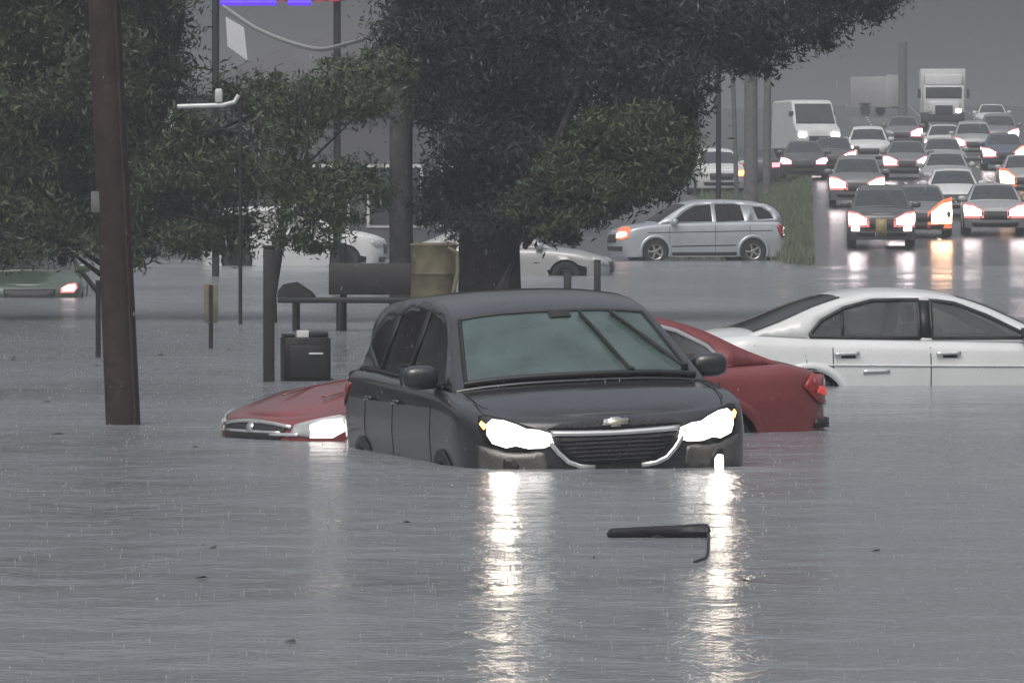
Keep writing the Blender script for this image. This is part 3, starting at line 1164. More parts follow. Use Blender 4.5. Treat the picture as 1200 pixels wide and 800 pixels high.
def rain():
    n = 2600
    Y = 9 + 40 * rng.random(n) ** .7
    x = rng.uniform(-1, 1, n) * Y * .085
    z = rng.uniform(.05, 3.6, n)
    r = rng.uniform(.0008, .0021, n)
    h = r * rng.uniform(2.2, 4.5, n)
    P = []
    top = np.stack([x, Y, z + h], 1)
    bot = np.stack([x + h * .1, Y, z - h], 1)
    ring = [np.stack([x + r * math.cos(a), Y + r * math.sin(a), z], 1) for a in (0, 2 * PI / 3, 4 * PI / 3)]
    for k in range(3):
        a, b = ring[k], ring[(k + 1) % 3]
        P.append(np.stack([a, b, top], 1).reshape(-1, 3))
        P.append(np.stack([b, a, bot], 1).reshape(-1, 3))
    m = glass('rain_water', (.9, .92, .95), .45, (.45, .47, .50), .1)
    raw_mesh('rain', np.concatenate(P), 3, m, 'falling raindrops between the viewer and the cars', 'rain')


def dark_flecks():  # dark flecks added to stand for dark ripples
    n = 90
    Y = rng.uniform(25, 80, n)
    x = rng.uniform(-8.5, 8.5, n)
    a = rng.uniform(0, PI, n)
    L = rng.uniform(.02, .07, n)
    w = L * rng.uniform(.15, .4, n)
    c, d = np.cos(a), np.sin(a)
    z = rng.uniform(.004, .010, n)
    V = np.stack([np.stack([x - c * L, Y - d * L, z], 1), np.stack([x + d * w, Y - c * w, z + .012], 1),
                  np.stack([x + c * L, Y + d * L, z], 1), np.stack([x - d * w, Y + c * w, z + .006], 1)], 1).reshape(-1, 3)
    raw_mesh('ripple_flecks', V, 4, mat('fleck_dark', (.03, .028, .02), .35), 'scattered dark flecks added for the dark ripples on the floodwater', 'ripple flecks')


water()
splashes()
rain()
dark_flecks()


# ------------------------------------------------------------------ trees
def crown_mesh(name, clumps, per, m, parent, leaf=.14):
    """clumps: (x, y, z, r). Small leaf faces spread through each clump's volume."""
    A = []
    for (x, y, z, r) in clumps:
        n = int(per * 2.1 * r * r) + 70
        d = rng.normal(size=(n, 3))
        d /= np.linalg.norm(d, axis=1)[:, None]
        rad = r * .62 * np.abs(rng.normal(size=n) * .62 + .72)
        c = d * rad[:, None] * np.array([1.05, 1.05, .72]) + np.array([x, y, z])
        A.append(c)
    C = np.concatenate(A)
    n = len(C)
    a = rng.normal(size=(n, 3)) + np.array([0, 0, -.55])
    a /= np.linalg.norm(a, axis=1)[:, None]
    t = rng.normal(size=(n, 3))
    b = np.cross(a, t)
    b /= np.linalg.norm(b, axis=1)[:, None]
    s = leaf * rng.uniform(.35, 1.3, n)[:, None]
    V = np.zeros((n * 4, 3))
    V[0::4] = C - a * s
    V[1::4] = C + b * s * .26
    V[2::4] = C + a * s
    V[3::4] = C - b * s * .26
    return raw_mesh(name, V, 4, m, parent=parent)


def in_poly(x, y, P):
    c = False
    j = len(P) - 1
    for i in range(len(P)):
        if (P[i][1] > y) != (P[j][1] > y) and x < (P[j][0] - P[i][0]) * (y - P[i][1]) / (P[j][1] - P[i][1]) + P[i][0]:
            c = not c
        j = i
    return c


def edge_dist(x, y, P):
    best = 1e9
    for i in range(len(P)):
        ax, ay = P[i]
        bx, by = P[(i + 1) % len(P)]
        L2 = (bx - ax) ** 2 + (by - ay) ** 2
        t = max(0, min(1, ((x - ax) * (bx - ax) + (y - ay) * (by - ay)) / L2))
        best = min(best, math.hypot(x - ax - t * (bx - ax), y - ay - t * (by - ay)))
    return best


def tree(label, trunk_px, Y, base_r, poly, n, rr, depth, leafm, per, ztop, group, lean=0, leaf=.14, gap=()):
    s = F / Y
    bx = wx(trunk_px, Y)
    zb = ground(bx, Y) - .3
    root = thing('broadleaf_tree', label, 'tree', (bx, Y, zb), 0, group)
    hgt = ztop - zb
    # crown clumps inside the outline, spread in depth
    cl = []
    tries = 0
    x0, x1 = min(p[0] for p in poly), max(p[0] for p in poly)
    y0, y1 = min(p[1] for p in poly), max(p[1] for p in poly)
    while len(cl) < n and tries < 20000:
        tries += 1
        px, py = random.uniform(x0, x1), random.uniform(y0, y1)
        if not in_poly(px, py, poly):
            continue
        if any(math.hypot((px - g[0]) / g[2], (py - g[1]) / g[3]) < 1 for g in gap) and random.random() < .97:
            continue
        p = at(px, py, Y)
        r = random.uniform(*rr)
        r = max(.16, min(r, .12 + edge_dist(px, py, poly) / s))
        cl.append((p.x - bx, random.uniform(-depth, depth), p.z - zb, r))
    # the fork and its limbs
    V, Fc = [], []

    def add(pts, rad, seg=9):
        v, f = tube_data(pts, rad, seg, .05)
        b = len(V)
        V.extend(v)
        Fc.extend(tuple(b + i for i in q) for q in f)
    fk = hgt * .42
    add([(0, 0, -.2), (.02, 0, .35), (.0, .02, fk * .5), (lean * .4, 0, fk), (lean, .1, hgt * .75)],
        [base_r * 1.35, base_r * 1.05, base_r * .95, base_r * .85, base_r * .3], 14)
    for c in random.sample(cl, min(16, len(cl))):
        e = Vector(c[:3])
        st = Vector((lean * .3, 0, min(fk * random.uniform(.75, 1.3), max(.5, e.z - .2))))
        mid = st.lerp(e, .5) + Vector((random.uniform(-.3, .3), random.uniform(-.3, .3), random.uniform(.0, .5)))
        add([st, mid, e], [base_r * .32, base_r * .18, .02], 7)
    mesh_obj('trunk', V, Fc, M['bark'], root, angle=60)
    crown_mesh('crown', cl, per, leafm, root, leaf)
    return root


TG = 'trees along the flooded lot'
big = [(455, -150), (1150, -150), (1075, -10), (1050, 18), (1000, 45), (950, 66), (905, 88), (850, 96), (822, 118), (815, 175), (800, 225), (765, 240), (725, 252), (690, 280),
       (640, 288), (560, 285), (515, 285), (488, 262), (480, 120), (440, 40)]
tree('huge dark spreading tree over the roofs, its crown reaching out above the traffic', 573, 100, .47, big, 460, (.42, .85), 2.6, M['leaf_dark'], 1000, 8.0, TG, .3, .062, [(470, 190, 30, 85)])
lt1 = [(-80, -180), (200, -180), (215, 20), (190, 160), (205, 290), (150, 316), (95, 300), (40, 314), (-10, 318), (-80, 300)]
tree('dark green tree behind the brown pole at far left', 134, 100, .13, lt1, 250, (.45, .8), 2.2, M['leaf_green'], 800, 7.5, TG, -.7, .066)
lt2 = [(140, -120), (262, -120), (255, 60), (330, 90), (350, 160), (330, 250), (330, 300), (250, 305), (205, 300), (150, 285), (130, 120)]
tree('green tree with drooping fronds between the brown pole and the glowing sign', 142, 99, .13, lt2, 150, (.34, .62), 1.8, M['leaf_green'], 850, 6.2, TG, .9, .062, [(232, 40, 40, 60)])
lt3 = [(318, 110), (380, 70), (455, 60), (480, 40), (500, 200), (470, 235), (420, 262), (400, 300), (330, 290), (310, 220)]
tree('olive green small tree in front of the grey wall, left of the pale pole', 318, 97, .075, lt3, 84, (.28, .5), 1.4, M['leaf_green'], 900, 5.0, TG, .5, .058, [(420, 170, 48, 34), (470, 190, 30, 85)])
rt = [(625, 190), (690, 130), (770, 118), (815, 150), (815, 208), (795, 220), (745, 238), (690, 266), (630, 276), (590, 258)]
tree('greener tree filling the right flank of the huge dark crown, above the silver SUV', 585, 97.6, .12, rt, 150, (.30, .5), .8, M['leaf_green'], 900, 5.0, TG, 1.2, .06)


def added_wood():  # woods added mostly out of view so reflections at left stay dark
    n = 60000
    x = -8.5 - 62 * rng.random(n)
    Y = 128 + (x + 8.5) * .35 + rng.uniform(-2.5, 2.5, n)
    top = 6.2 + 1.6 * np.sin(x * .45) + .8 * np.sin(x * 1.3 + 1)
    z = .3 + top * rng.random(n) ** .8
    C = np.stack([x, Y, z], 1)
    a = rng.normal(size=(n, 3))
    a /= np.linalg.norm(a, axis=1)[:, None]
    b = np.cross(a, rng.normal(size=(n, 3)))
    b /= np.linalg.norm(b, axis=1)[:, None]
    sz = rng.uniform(.12, .34, n)[:, None]
    V = np.zeros((n * 4, 3))
    V[0::4], V[1::4], V[2::4], V[3::4] = C - a * sz, C + b * sz * .5, C + a * sz, C - b * sz * .5
    raw_mesh('wood', V, 4, M['leaf_dark'], 'dark wood added mostly beyond the left edge to darken reflections', 'wood')


added_wood()

# ------------------------------------------------------------------ poles, posts and things standing in the flood
def pole(name, label, cat, top_px, base_px, base_py, Y, r0, r1, m, ztop, group=None, seg=16):
    b = at(base_px, base_py, Y)
    root = thing(name, label, cat, (b.x, Y, -.55), 0, group)
    t = at(top_px, 0, Y)
    k = (ztop + .55) / (t.z + .55)
    dx = (t.x - b.x) * k
    h = ztop + .55
    tube('shaft', [(dx * f, 0, h * f) for f in np.linspace(0, 1, 7)], [r0 + (r1 - r0) * f for f in np.linspace(0, 1, 7)], m, root, seg, .015)
    return root, dx, h


UG = 'wooden utility poles by the flooded street'
pr, pdx, ph = pole('utility_pole', 'dark brown wooden utility pole leaning left, standing in the water', 'utility pole', 122, 148, 497, 54.4, .140, .115, M['wood_pole'], 7.5, UG)
sb = pdx * (2.32 / ph)
box('pole_tag', (sb - .135, -.06, 2.32), (.075, .03, .17), M['wood_grey'], pr, .004)
tube('conduit', [(.10, -.10, .1), (pdx * .5 + .09, -.09, ph * .5), (pdx * .97 + .08, -.08, ph * .97)], .018, M['wood_pole'], pr, 8)
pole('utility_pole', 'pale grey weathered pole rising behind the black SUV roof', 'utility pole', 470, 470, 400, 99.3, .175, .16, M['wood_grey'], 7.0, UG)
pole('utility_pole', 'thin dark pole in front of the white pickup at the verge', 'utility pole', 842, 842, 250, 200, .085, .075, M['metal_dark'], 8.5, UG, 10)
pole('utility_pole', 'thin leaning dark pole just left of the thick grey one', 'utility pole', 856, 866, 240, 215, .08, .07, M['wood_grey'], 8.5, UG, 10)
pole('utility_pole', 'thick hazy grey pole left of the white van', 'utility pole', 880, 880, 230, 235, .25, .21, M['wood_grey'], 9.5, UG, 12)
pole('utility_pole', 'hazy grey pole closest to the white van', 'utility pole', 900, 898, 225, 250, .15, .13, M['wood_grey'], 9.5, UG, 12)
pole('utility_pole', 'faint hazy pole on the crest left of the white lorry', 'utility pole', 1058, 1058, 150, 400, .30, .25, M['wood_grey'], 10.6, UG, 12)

# tall black post left of the red bonnet
p = at(315, 447, 66.6)
r = thing('post', 'thick black square post left of the red bonnet', 'post', (p.x, 66.6, -.5), 0, 'posts standing in the water')
box('shaft', (0, 0, .90), (.108, .108, 1.80), M['metal_dark'], r, .012)
box('cap', (0, 0, 1.815), (.125, .125, .03), M['metal_dark'], r, .008)
# slim post with slanted arm near the brown pole
Y = 76.5
p = at(115, 418, Y)
r = thing('post', 'thin black post with a slanted arm just left of the brown pole', 'post', (p.x, Y, -.5), 0, 'posts standing in the water')
tube('shaft', [(0, 0, 0), (0, 0, 1.36)], .030, M['metal_dark'], r, 10)
tube('arm', [(0, 0, 1.22), (-.14, 0, 1.40), (-.20, 0, 1.47)], .028, M['metal_dark'], r, 8)
# delineator
Y = 80.8
p = at(247, 408, Y)
r = thing('marker_post', 'olive tan marker board on a thin dark stake in open water', 'marker post', (p.x, Y, -.5), 0, 'posts standing in the water')
tube('stake', [(0, .02, 0), (0, .02, 1.20)], .026, M['metal_dark'], r, 8)
box('board', (0, -.02, 1.03), (.165, .03, .46), M['tan_board'], r, .03)
tube('rim', [(0, -.045, .82), (0, -.045, 1.25)], .022, M['metal_dark'], r, 8)
# two short bollards
for px, w, lb in ((665, .085, 'short black bollard behind the SUV roof, the left and lower one'), (700, .075, 'short black bollard behind the SUV roof, the right and taller one')):
    Y = 126
    p = at(px, 342, Y)
    r = thing('bollard', lb, 'bollard', (p.x, Y, -.4), 0, 'posts standing in the water')
    hh = .4 + (342 - (318 if px == 665 else 306)) / (F / Y)
    box('shaft', (0, 0, hh / 2), (w * 1.7, w * 1.7, hh), M['metal_dark'], r, .02)
    box('cap', (0, 0, hh + .015), (w * 1.9, w * 1.9, .03), M['metal_dark'], r, .008)
# newspaper box by the red bonnet
Y = 67
p = at(358, 445, Y)
r = thing('newspaper_box', 'black newspaper box with a white card on top, behind the red bonnet', 'newspaper box', (p.x, Y, -.45), math.radians(8))
bm = bmesh.new()
add_box(bm, (0, 0, .66), (.46, .38, .44), .02)
bm_obj('cabinet', bm, M['plastic_black'], r)
bm = bmesh.new()
add_box(bm, (.11, 0, .905), (.20, .36, .05), .015)
add_box(bm, (-.17, 0, .895), (.10, .36, .03), .01)
bm_obj('lid', bm, M['plastic_black'], r)
box('price_card', (-.045, -.16, .905), (.12, .02, .085), M['white_trim'], r, .004)
box('door', (0, -.195, .64), (.36, .02, .32), M['metal_dark'], r, .008)
box('handle', (.08, -.215, .72), (.14, .02, .02), M['metal_pale'], r, .005)
box('pedestal', (0, 0, .22), (.20, .20, .44), M['metal_dark'], r, .01)
# bus bench
Y = 91
p = at(395, 387, Y)
r = thing('bench', 'dark bench with a solid backrest standing in the water on thin legs', 'bench', (p.x, Y, -.45), math.radians(-6))
bm = bmesh.new()
add_box(bm, (.20, 0, .86), (1.95, .42, .075), .02)
bm_obj('seat', bm, M['metal_dark'], r)
bm = bmesh.new()
add_box(bm, (.42, .16, 1.14), (1.10, .05, .42), .006, rx=-.06)
bm_obj('backrest', bm, M['metal_dark'], r)
# sloping armrest end
V = [(-.78, -.2, .90), (-.30, -.2, .90), (-.36, -.2, .97), (-.56, -.2, 1.10), (-.70, -.2, 1.07), (-.77, -.2, .98)]
V += [(x, .2, z) for x, _, z in V]
n = 6
mesh_obj('armrest', V, [tuple(range(n)), tuple(range(n, 2 * n))] + [(i, (i + 1) % n, n + (i + 1) % n, n + i) for i in range(n)], M['metal_dark'], r)
for lx, w in ((-.55, .03), (.06, .05), (.95, .04)):
    for ly in (-.16, .16):
        tube('leg', [(lx, ly, 0), (lx, ly, .84)], w, M['metal_dark'], r, 8)
tube('leg', [(.06, .2, .8), (.06, .2, 1.62)], .045, M['metal_dark'], r, 8)
# tan drum
Y = 95.5
p = at(508, 345, Y)
r = thing('drum', 'dented tan drum standing between the pale pole and the thick dark trunk', 'drum', (p.x, Y, -.45), 0, None)
prof = [(.001, 0), (.31, 0), (.325, .03), (.31, .06), (.32, .42), (.335, .44), (.32, .46), (.315, .82), (.33, .84), (.315, .86), (.32, 1.10), (.335, 1.13), (.31, 1.15), (.30, 1.10), (.001, 1.10)]
lathe('barrel', [(a, b * 1.38) for a, b in prof], M['tan_drum'], r, 24)
tube('hose', [(.20, -.30, 1.52), (.33, -.30, 1.46), (.34, -.34, 1.2), (.27, -.36, .85), (.20, -.36, .6), (.16, -.36, .45)], .03, M['tan_board'], r, 8)
lathe('bung', [(.001, 1.56), (.05, 1.56), (.05, 1.48)], M['metal_dark'], r, 12)
# floating bumper piece
Y = 36.6
p = at(771, 632, Y)
r = thing('floating_trim', 'black strip of broken bumper trim floating before the SUV', 'debris', (p.x, Y, 0), 0)
pts = [(-.272, 0, .008), (-.25, 0, .018), (-.15, .005, .022), (0, .0, .026), (.12, -.005, .028), (.20, .0, .032), (.262, .01, .030), (.276, .01, .02)]
V, Fc = tube_data(pts, [.012, .030, .034, .036, .040, .046, .044, .02], 10, .10)
mesh_obj('strip', V, Fc, M['plastic_black'], r)
V, Fc = tube_data([(-.03, -.05, .0), (.0, -.06, .004), (.04, -.05, .0)], [.006, .016, .006], 8)
mesh_obj('broken_clip', V, Fc, M['plastic_black'], r)
tube('strap', [(.268, .0, .03), (.264, -.3, .012), (.245, -.9, .006), (.218, -1.7, .006), (.19, -2.2, .006), (.13, -2.5, .004)], .0075, M['plastic_black'], r, 6)

# ------------------------------------------------------------------ signs, cable, building
Y = 150
r = thing('pylon_sign', 'pylon sign glowing purple along its lower edge above the trees', 'sign', (wx(331, Y), Y, ground(-5, Y)), 0)
zg = ground(-5, Y)
s_ = F / Y
zb = HC + (YH - 4) / s_ - zg
box('cabinet', (0, 0, zb + .95), (2.78, .35, 1.8), M['sign_face'], r, .03)
for x0, x1, m in ((-1.36, -.12, 'neon'), (.12, .64, 'neon')):
    tube('neon_tube', [(x0, -.19, zb + .0), (x1, -.19, zb + .0)], .062, M[m], r, 10)
for x0, x1 in ((-.08, .06), (.70, .92), (1.0, 1.25)):
    tube('neon_tube', [(x0, -.19, zb + .07), (x1, -.19, zb + .07)], .035, M['neon_red'], r, 10)
for x in (-1.47, 1.2):
    tube('post', [(x, .05, 0), (x, .05, zb + 1.8)], .085, M['metal_dark'], r, 10)
V = [(-1.24, -.2, zb - .30), (-.84, -.2, zb - .53), (-.76, -.2, zb - 1.26), (-1.20, -.2, zb - .95)]
V += [(x, y + .05, z) for x, y, z in V]
mesh_obj('tenant_panel', V, [(0, 1, 2, 3), (4, 5, 6, 7), (0, 1, 5, 4), (1, 2, 6, 5), (2, 3, 7, 6), (3, 0, 4, 7)], M['box_white'], r)
# sagging cable from the sign to the pale pole
Y = 100
pix = [(262, 8), (285, 24), (305, 36), (340, 50), (375, 58), (405, 52), (430, 44), (448, 30), (462, 14), (472, -4)]
q = catmull(pix, 6)
cab = tube('cable', [at(a, b, 120 - 22 * (i / (len(q) - 1))) for i, (a, b) in enumerate(q)], .038, M['cable'], None, 8)
tag(cab, 'thick pale cable sagging from the glowing sign to the grey pole', 'cable')
# lot lamp with a white arm
Y = 95.6
r = thing('lot_lamp', 'white bent-arm lot lamp in front of the leaves right of the brown pole', 'street lamp', (wx(280, Y), Y, ground(-5, Y)), 0)
zz = HC + (YH - 125) / (F / Y) - ground(-5, Y)
tube('pole', [(0.02, 0, 0), (0.02, 0, zz + .16)], .028, M['metal_dark'], r, 10)
tube('arm', [(-.86, -.05, zz), (-.22, -.05, zz + .02), (-.06, -.05, zz + .06), (.0, -.05, zz + .16)], .034, M['metal_pale'], r, 10)
box('lamp_head', (-.28, -.05, zz + .15), (.11, .10, .20), M['metal_pale'], r, .03)

# building behind the trees
Y = 205
r = thing('store_building', 'low grey store with a pale gable behind the trees', 'building', (wx(330, Y), Y, ground(-6, Y)), 0)
V = [(-14, 0, 0), (8.2, 0, 0), (8.2, 0, 4.6), (-3.2, 0, 4.6), (-3.2, 12, 4.6), (8.2, 12, 4.6), (8.2, 12, 0), (-14, 12, 0), (-14, 0, 3.6), (-14, 12, 3.6), (-3.2, 0, 3.6), (-3.2, 12, 3.6)]
bm = bmesh.new()
add_box(bm, (2.5, 6, 2.3), (11.4, 12, 4.6), .02)
add_box(bm, (-9.2, 6.3, 1.8), (12.0, 11, 3.6), .02)
bm_obj('wall', bm, M['wall_grey'], r)
V = [(-3.6, -.6, 4.62), (2.4, -.6, 6.9), (8.6, -.6, 4.62), (-3.6, 12.6, 4.62), (2.4, 12.6, 6.9), (8.6, 12.6, 4.62)]
mesh_obj('roof', V, [(0, 1, 4, 3), (1, 2, 5, 4), (0, 2, 5, 3), (0, 1, 2), (3, 4, 5)], M['roof_grey'], r, smooth=False)
box('fascia', (-9.2, .72, 3.62), (12.3, .2, .22), M['white_trim'], r, .02)
for k in range(5):
    f = box('window', (-13 + k * 2.1, .77, 1.55), (1.5, .06, 1.5), M['white_trim'], r, .01)
    g = box('pane', (-13 + k * 2.1, .73, 1.55), (1.34, .03, 1.34), M['glass_far'], f, .004)
for k in (0, 1, 2):
    f = box('window', (1.2 + k * 2.2, -.02, 1.6), (1.7, .06, 1.9), M['white_trim'], r, .01)
    g = box('pane', (1.2 + k * 2.2, -.06, 1.6), (1.52, .03, 1.72), M['glass_far'], f, .004)
f = box('door', (-1.6, -.03, 1.1), (1.1, .08, 2.2), M['metal_dark'], r, .01)
box('handle', (-1.25, -.09, 1.05), (.04, .05, .3), M['metal_pale'], f, .01)


# ------------------------------------------------------------------ far cars
def far_car(name, label, spec, px, Y, heading, paint, lamps='both', det=1, group='cars queuing on the climbing road', size=1., lampm='lamp_far', rear=False, z=None, plate=False, warm=None, cat=None, lamp_k=1.):
    sp = dict(spec)
    x = wx(px, Y)
    zz = ground(x, Y) + .03 if z is None else z
    c = Car(name, label, cat or ('suv' if spec is SUV else 'sedan'), sp, (x, Y, zz), heading, paint, group, det, 'glass_far')
    S = sp
    lo = .66 if spec is SUV else .57
    k = lamp_k  # enlarges lit lenses to include their bloom
    for sd in (1, -1):
        on = lamps == 'both' or (lamps == 'left' and sd == 1) or (lamps == 'right' and sd == -1)
        p = [(sd * .50, lo), (sd * .50, lo + .10), (sd * .66, lo + .18), (sd * .84, lo + .20), (sd * .88, lo + .10), (sd * .80, lo)]
        cy, cz = sd * .69, lo + .10
        p = [(cy + (a - cy) * (k if on else 1), cz + (b - cz) * (k if on else 1)) for a, b in p]
        p = [(max(-.88, min(.88, a)), b) for a, b in p]
        lm = M[lampm] if on else M['lamp_off']
        if on and warm == sd:
            p = [(a, cz + (b - cz) * 1.5) for a, b in p]
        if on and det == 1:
            c.front('lamp_halo', [(max(-.885, min(.885, cy + (a - cy) * 1.28)), cz + (b - cz) * 1.45) for a, b in p], M['halo_orange'] if warm == sd else M['halo_pink'], .006, cuts=1)  # halo of the lit lens, painted as a larger glowing patch
        if warm == sd and on:
            lm = M['lamp_warm']
        c.front('headlight', p, lm, .015, cuts=1)
        q = [(sd * .58, lo + .10), (sd * .58, lo + .28), (sd * .84, lo + .28), (sd * .86, lo + .12)]
        c.rear('taillight', q, M['lamp_red'] if rear else M['tail_off'], .01, cuts=1)
        c.mirror(sd, .84, c.zsh(.84))
    c.front('grille', [(-.42, lo - .16), (-.46, lo + .08), (.46, lo + .08), (.42, lo - .16)], M['mesh_grille'], .006, cuts=1)
    c.front('bumper_trim', [(-.62, lo - .36), (-.68, lo - .24), (.68, lo - .24), (.62, lo - .36)], M['trim'], .006, cuts=1)
    if plate:
        for sd in (1, -1):
            c.front('fog_lamp', [(sd * .60, lo - .22), (sd * .60, lo - .06), (sd * .80, lo - .06), (sd * .80, lo - .22)], M[lampm], .02, cuts=1)
        c.front('front_plate', [(-.16, lo - .36), (-.16, lo + .10), (.14, lo + .10), (.14, lo - .36)], M['plate'], .02, cuts=0)
    c.wheels(rims=False)
    return c


RH = math.radians(-90 - 2.46)
far_car('suv', 'black SUV with a tan front plate leading the queue downhill', SUV, 1032, 185, RH, M['paint_black_far'], plate=True, lamp_k=1.5)
far_car('sedan', 'dark sedan with one orange-white headlight beside the leading black SUV', SEDAN, 1077, 194, RH, M['paint_grey_far'], warm=1, lamp_k=2.0)
far_car('sedan', 'silver sedan at the right edge of the queue front row', SEDAN, 1164, 196, RH, M['paint_silver_far'], lamp_k=1.5)
far_car('sedan', 'white sedan second from the front in the middle lane', SEDAN, 1116, 214, RH, M['paint_white_far'], lamps='none')
far_car('sedan', 'silver sedan third from the front in the middle lane', SEDAN, 1108, 240, RH, M['paint_silver_far'], lamps='none')
far_car('sedan', 'grey sedan fourth from the front in the middle lane', SEDAN, 1104, 268, RH, M['paint_silver_far'], lamps='none')
far_car('sedan', 'pale sedan far up the middle lane in front of the white lorry', SEDAN, 1106, 300, RH, M['paint_white_far'], lamps='right')
far_car('suv', 'grey SUV right behind the leading black SUV', SUV, 1004, 224, RH, M['paint_grey_far'], lamps='both', lamp_k=1.6)
far_car('suv', 'white-roofed SUV high in the left lane', SUV, 1017, 282, RH, M['paint_white_far'], lamps='right')
far_car('sedan', 'dark sedan with twin bright lamps at the road edge by the verge', SEDAN, 976, 270, RH, M['paint_black_far'], lamp_k=1.7)
far_car('sedan', 'dark sedan in front of the white van', SEDAN, 942, 262, RH, M['paint_black_far'], lamps='both')
far_car('sedan', 'blue-grey sedan in the right lane with both lamps on', SEDAN, 1176, 278, RH, M['paint_blue_far'], lamp_k=1.5, warm=1)
far_car('suv', 'dark SUV far up the right lane', SUV, 1170, 318, RH, M['paint_grey_far'], lamp_k=1.6)
far_car('sedan', 'silver sedan cut by the right edge of the photo in the outer lane', SEDAN, 1200, 236, RH, M['paint_silver_far'], lamp_k=1.5, warm=-1)
far_car('sedan', 'dark sedan squeezed between the left and middle lanes', SEDAN, 1062, 262, RH, M['paint_grey_far'], lamp_k=1.5)
far_car('suv', 'grey SUV between the middle and right lanes near the white lorry', SUV, 1140, 296, RH, M['paint_silver_far'], lamps='right', lamp_k=1.5)
far_car('sedan', 'pale sedan farthest up the right lane', SEDAN, 1162, 368, RH, M['paint_white_far'], lamps='none')
far_car('sedan', 'grey sedan high in the left lane before the box truck', SEDAN, 1058, 325, RH, M['paint_grey_far'], lamps='left', lamp_k=1.6)
far_car('sedan', 'dark sedan driving away with red taillights at the verge', SEDAN, 888, 268, math.radians(90 - 2.46), M['paint_black_far'], lamps='none', rear=True, group='cars left of the climbing road')
far_car('suv', 'white SUV parked nose-out at the verge between the thin poles', SUV, 838, 255, RH + .12, M['paint_white_far'], lamps='left', lampm='lamp_amber', group='cars left of the climbing road')
# cars left, in the lot
far_car('suv', 'white SUV in the lot half hidden by the leaning brown pole', SUV, 345, 172, math.radians(-4), M['paint_white_far'], lamps='none', group='cars in the lot behind the trees', z=-.2)
far_car('sedan', 'silver sedan parked in the lot behind the thick dark trunk', SEDAN, 592, 152, math.radians(-5), M['paint_silver_far'], lamps='none', group='cars in the lot behind the trees', z=-.35)
far_car('sedan', 'dark green sedan at the left edge, its twin warm lamps just over the water', SEDAN, 40, 122, math.radians(-88), M['paint_green'], lampm='lamp_low', lamp_k=.6, group='cars in the lot behind the trees', z=-.50)


def van(label, px, Y, heading):
    x = wx(px, Y)
    r = thing('van', label, 'van', (x, Y, ground(x, Y) + .03), heading, 'cars queuing on the climbing road')
    pr = [(-2.6, .35), (-2.65, 2.35), (-2.5, 2.5), (.9, 2.52), (1.25, 2.42), (2.0, 1.45), (2.65, 1.2), (2.75, .8), (2.7, .35)]
    V, Fc = [], []
    secs = [(-1.0, .0), (-.93, .0), (.93, 0), (1.0, 0)]
    n = len(pr)
    for y in (-.99, .99):
        for a, b in pr:
            V.append((a, y * (1 - .09 * max(0, (b - 1.2) / 1.3)), b))
    Fc = [tuple(range(n)), tuple(range(n, 2 * n))] + [(i, (i + 1) % n, n + (i + 1) % n, n + i) for i in range(n)]
    o = mesh_obj('body', V, Fc, M['paint_white_far'], r)
    md = o.modifiers.new('bevel', 'BEVEL')
    md.width = .08
    md.segments = 3
    V = [(1.36, -.80, 2.32), (1.36, .80, 2.32), (2.0, .86, 1.49), (2.0, -.86, 1.49)]
    V = [(a + .03, b, c + .03) for a, b, c in V] + [(a - .05, b, c - .05) for a, b, c in V]
    bx = [(0, 1, 2, 3), (4, 5, 6, 7), (0, 1, 5, 4), (1, 2, 6, 5), (2, 3, 7, 6), (3, 0, 4, 7)]
    mesh_obj('windshield', V, bx, M['glass_far'], r, smooth=False)
    for sd in (1, -1):
        box('headlight', (2.70, sd * .74, .98), (.12, .34, .22), M['lamp_far'], r, .04)
        box('side_window', (1.25, sd * .925, 1.75), (.8, .05, .55), M['glass_far'], r, .02)
        for ax in (1.75, -1.7):
            lathe('wheel', [(.01, -.11), (.34, -.11), (.36, 0), (.34, .11), (.01, .11)], M['rubber'], r, 20, 'Y', (ax, sd * .86, .36))
    box('grille', (2.74, 0, .82), (.08, .9, .22), M['mesh_grille'], r, .02)
    box('bumper', (2.74, 0, .48), (.16, 1.9, .22), M['trim'], r, .04)
    return r


van('white high-roof van at the left of the queue', 944, 300, RH + .22)


def truck(label, px, Y, big=True):
    x = wx(px, Y)
    r = thing('lorry', label, 'lorry', (x, Y, ground(x, Y) + .03), RH, 'cars queuing on the climbing road')
    H = 3.15 if big else 2.45
    box('cargo_box', (-2.6, 0, H / 2 + .55), (5.6, 2.45, H - .75), M['box_white'], r, .05)
    box('cab', (1.25, 0, 1.55), (1.9, 2.25, 1.7), M['paint_white_far'], r, .14)
    if big:
        box('roof_fairing', (.85, 0, 2.72), (1.2, 2.1, .62), M['paint_white_far'], r, .16)
    box('windshield', (2.19, 0, 1.98), (.06, 1.95, .62), M['glass_far'], r, .02)
    box('hood', (2.5, 0, 1.15), (.75, 1.7, .75), M['paint_white_far'], r, .14)
    box('grille', (2.89, 0, 1.05), (.05, .95, .5), M['mesh_grille'], r, .02)
    box('bumper', (2.88, 0, .55), (.2, 2.2, .3), M['trim'], r, .04)
    for sd in (1, -1):
        box('headlight', (2.86, sd * .78, 1.0), (.08, .28, .2), M['lamp_far'] if sd == 1 and big else M['lamp_off'], r, .03)
        box('mirror', (2.0, sd * 1.32, 1.95), (.1, .16, .5), M['trim'], r, .03)
        for ax in (2.1, -1.2, -4.2):
            lathe('wheel', [(.01, -.14), (.46, -.14), (.48, 0), (.46, .14), (.01, .14)], M['rubber'], r, 20, 'Y', (ax, sd * .98, .48))
    return r


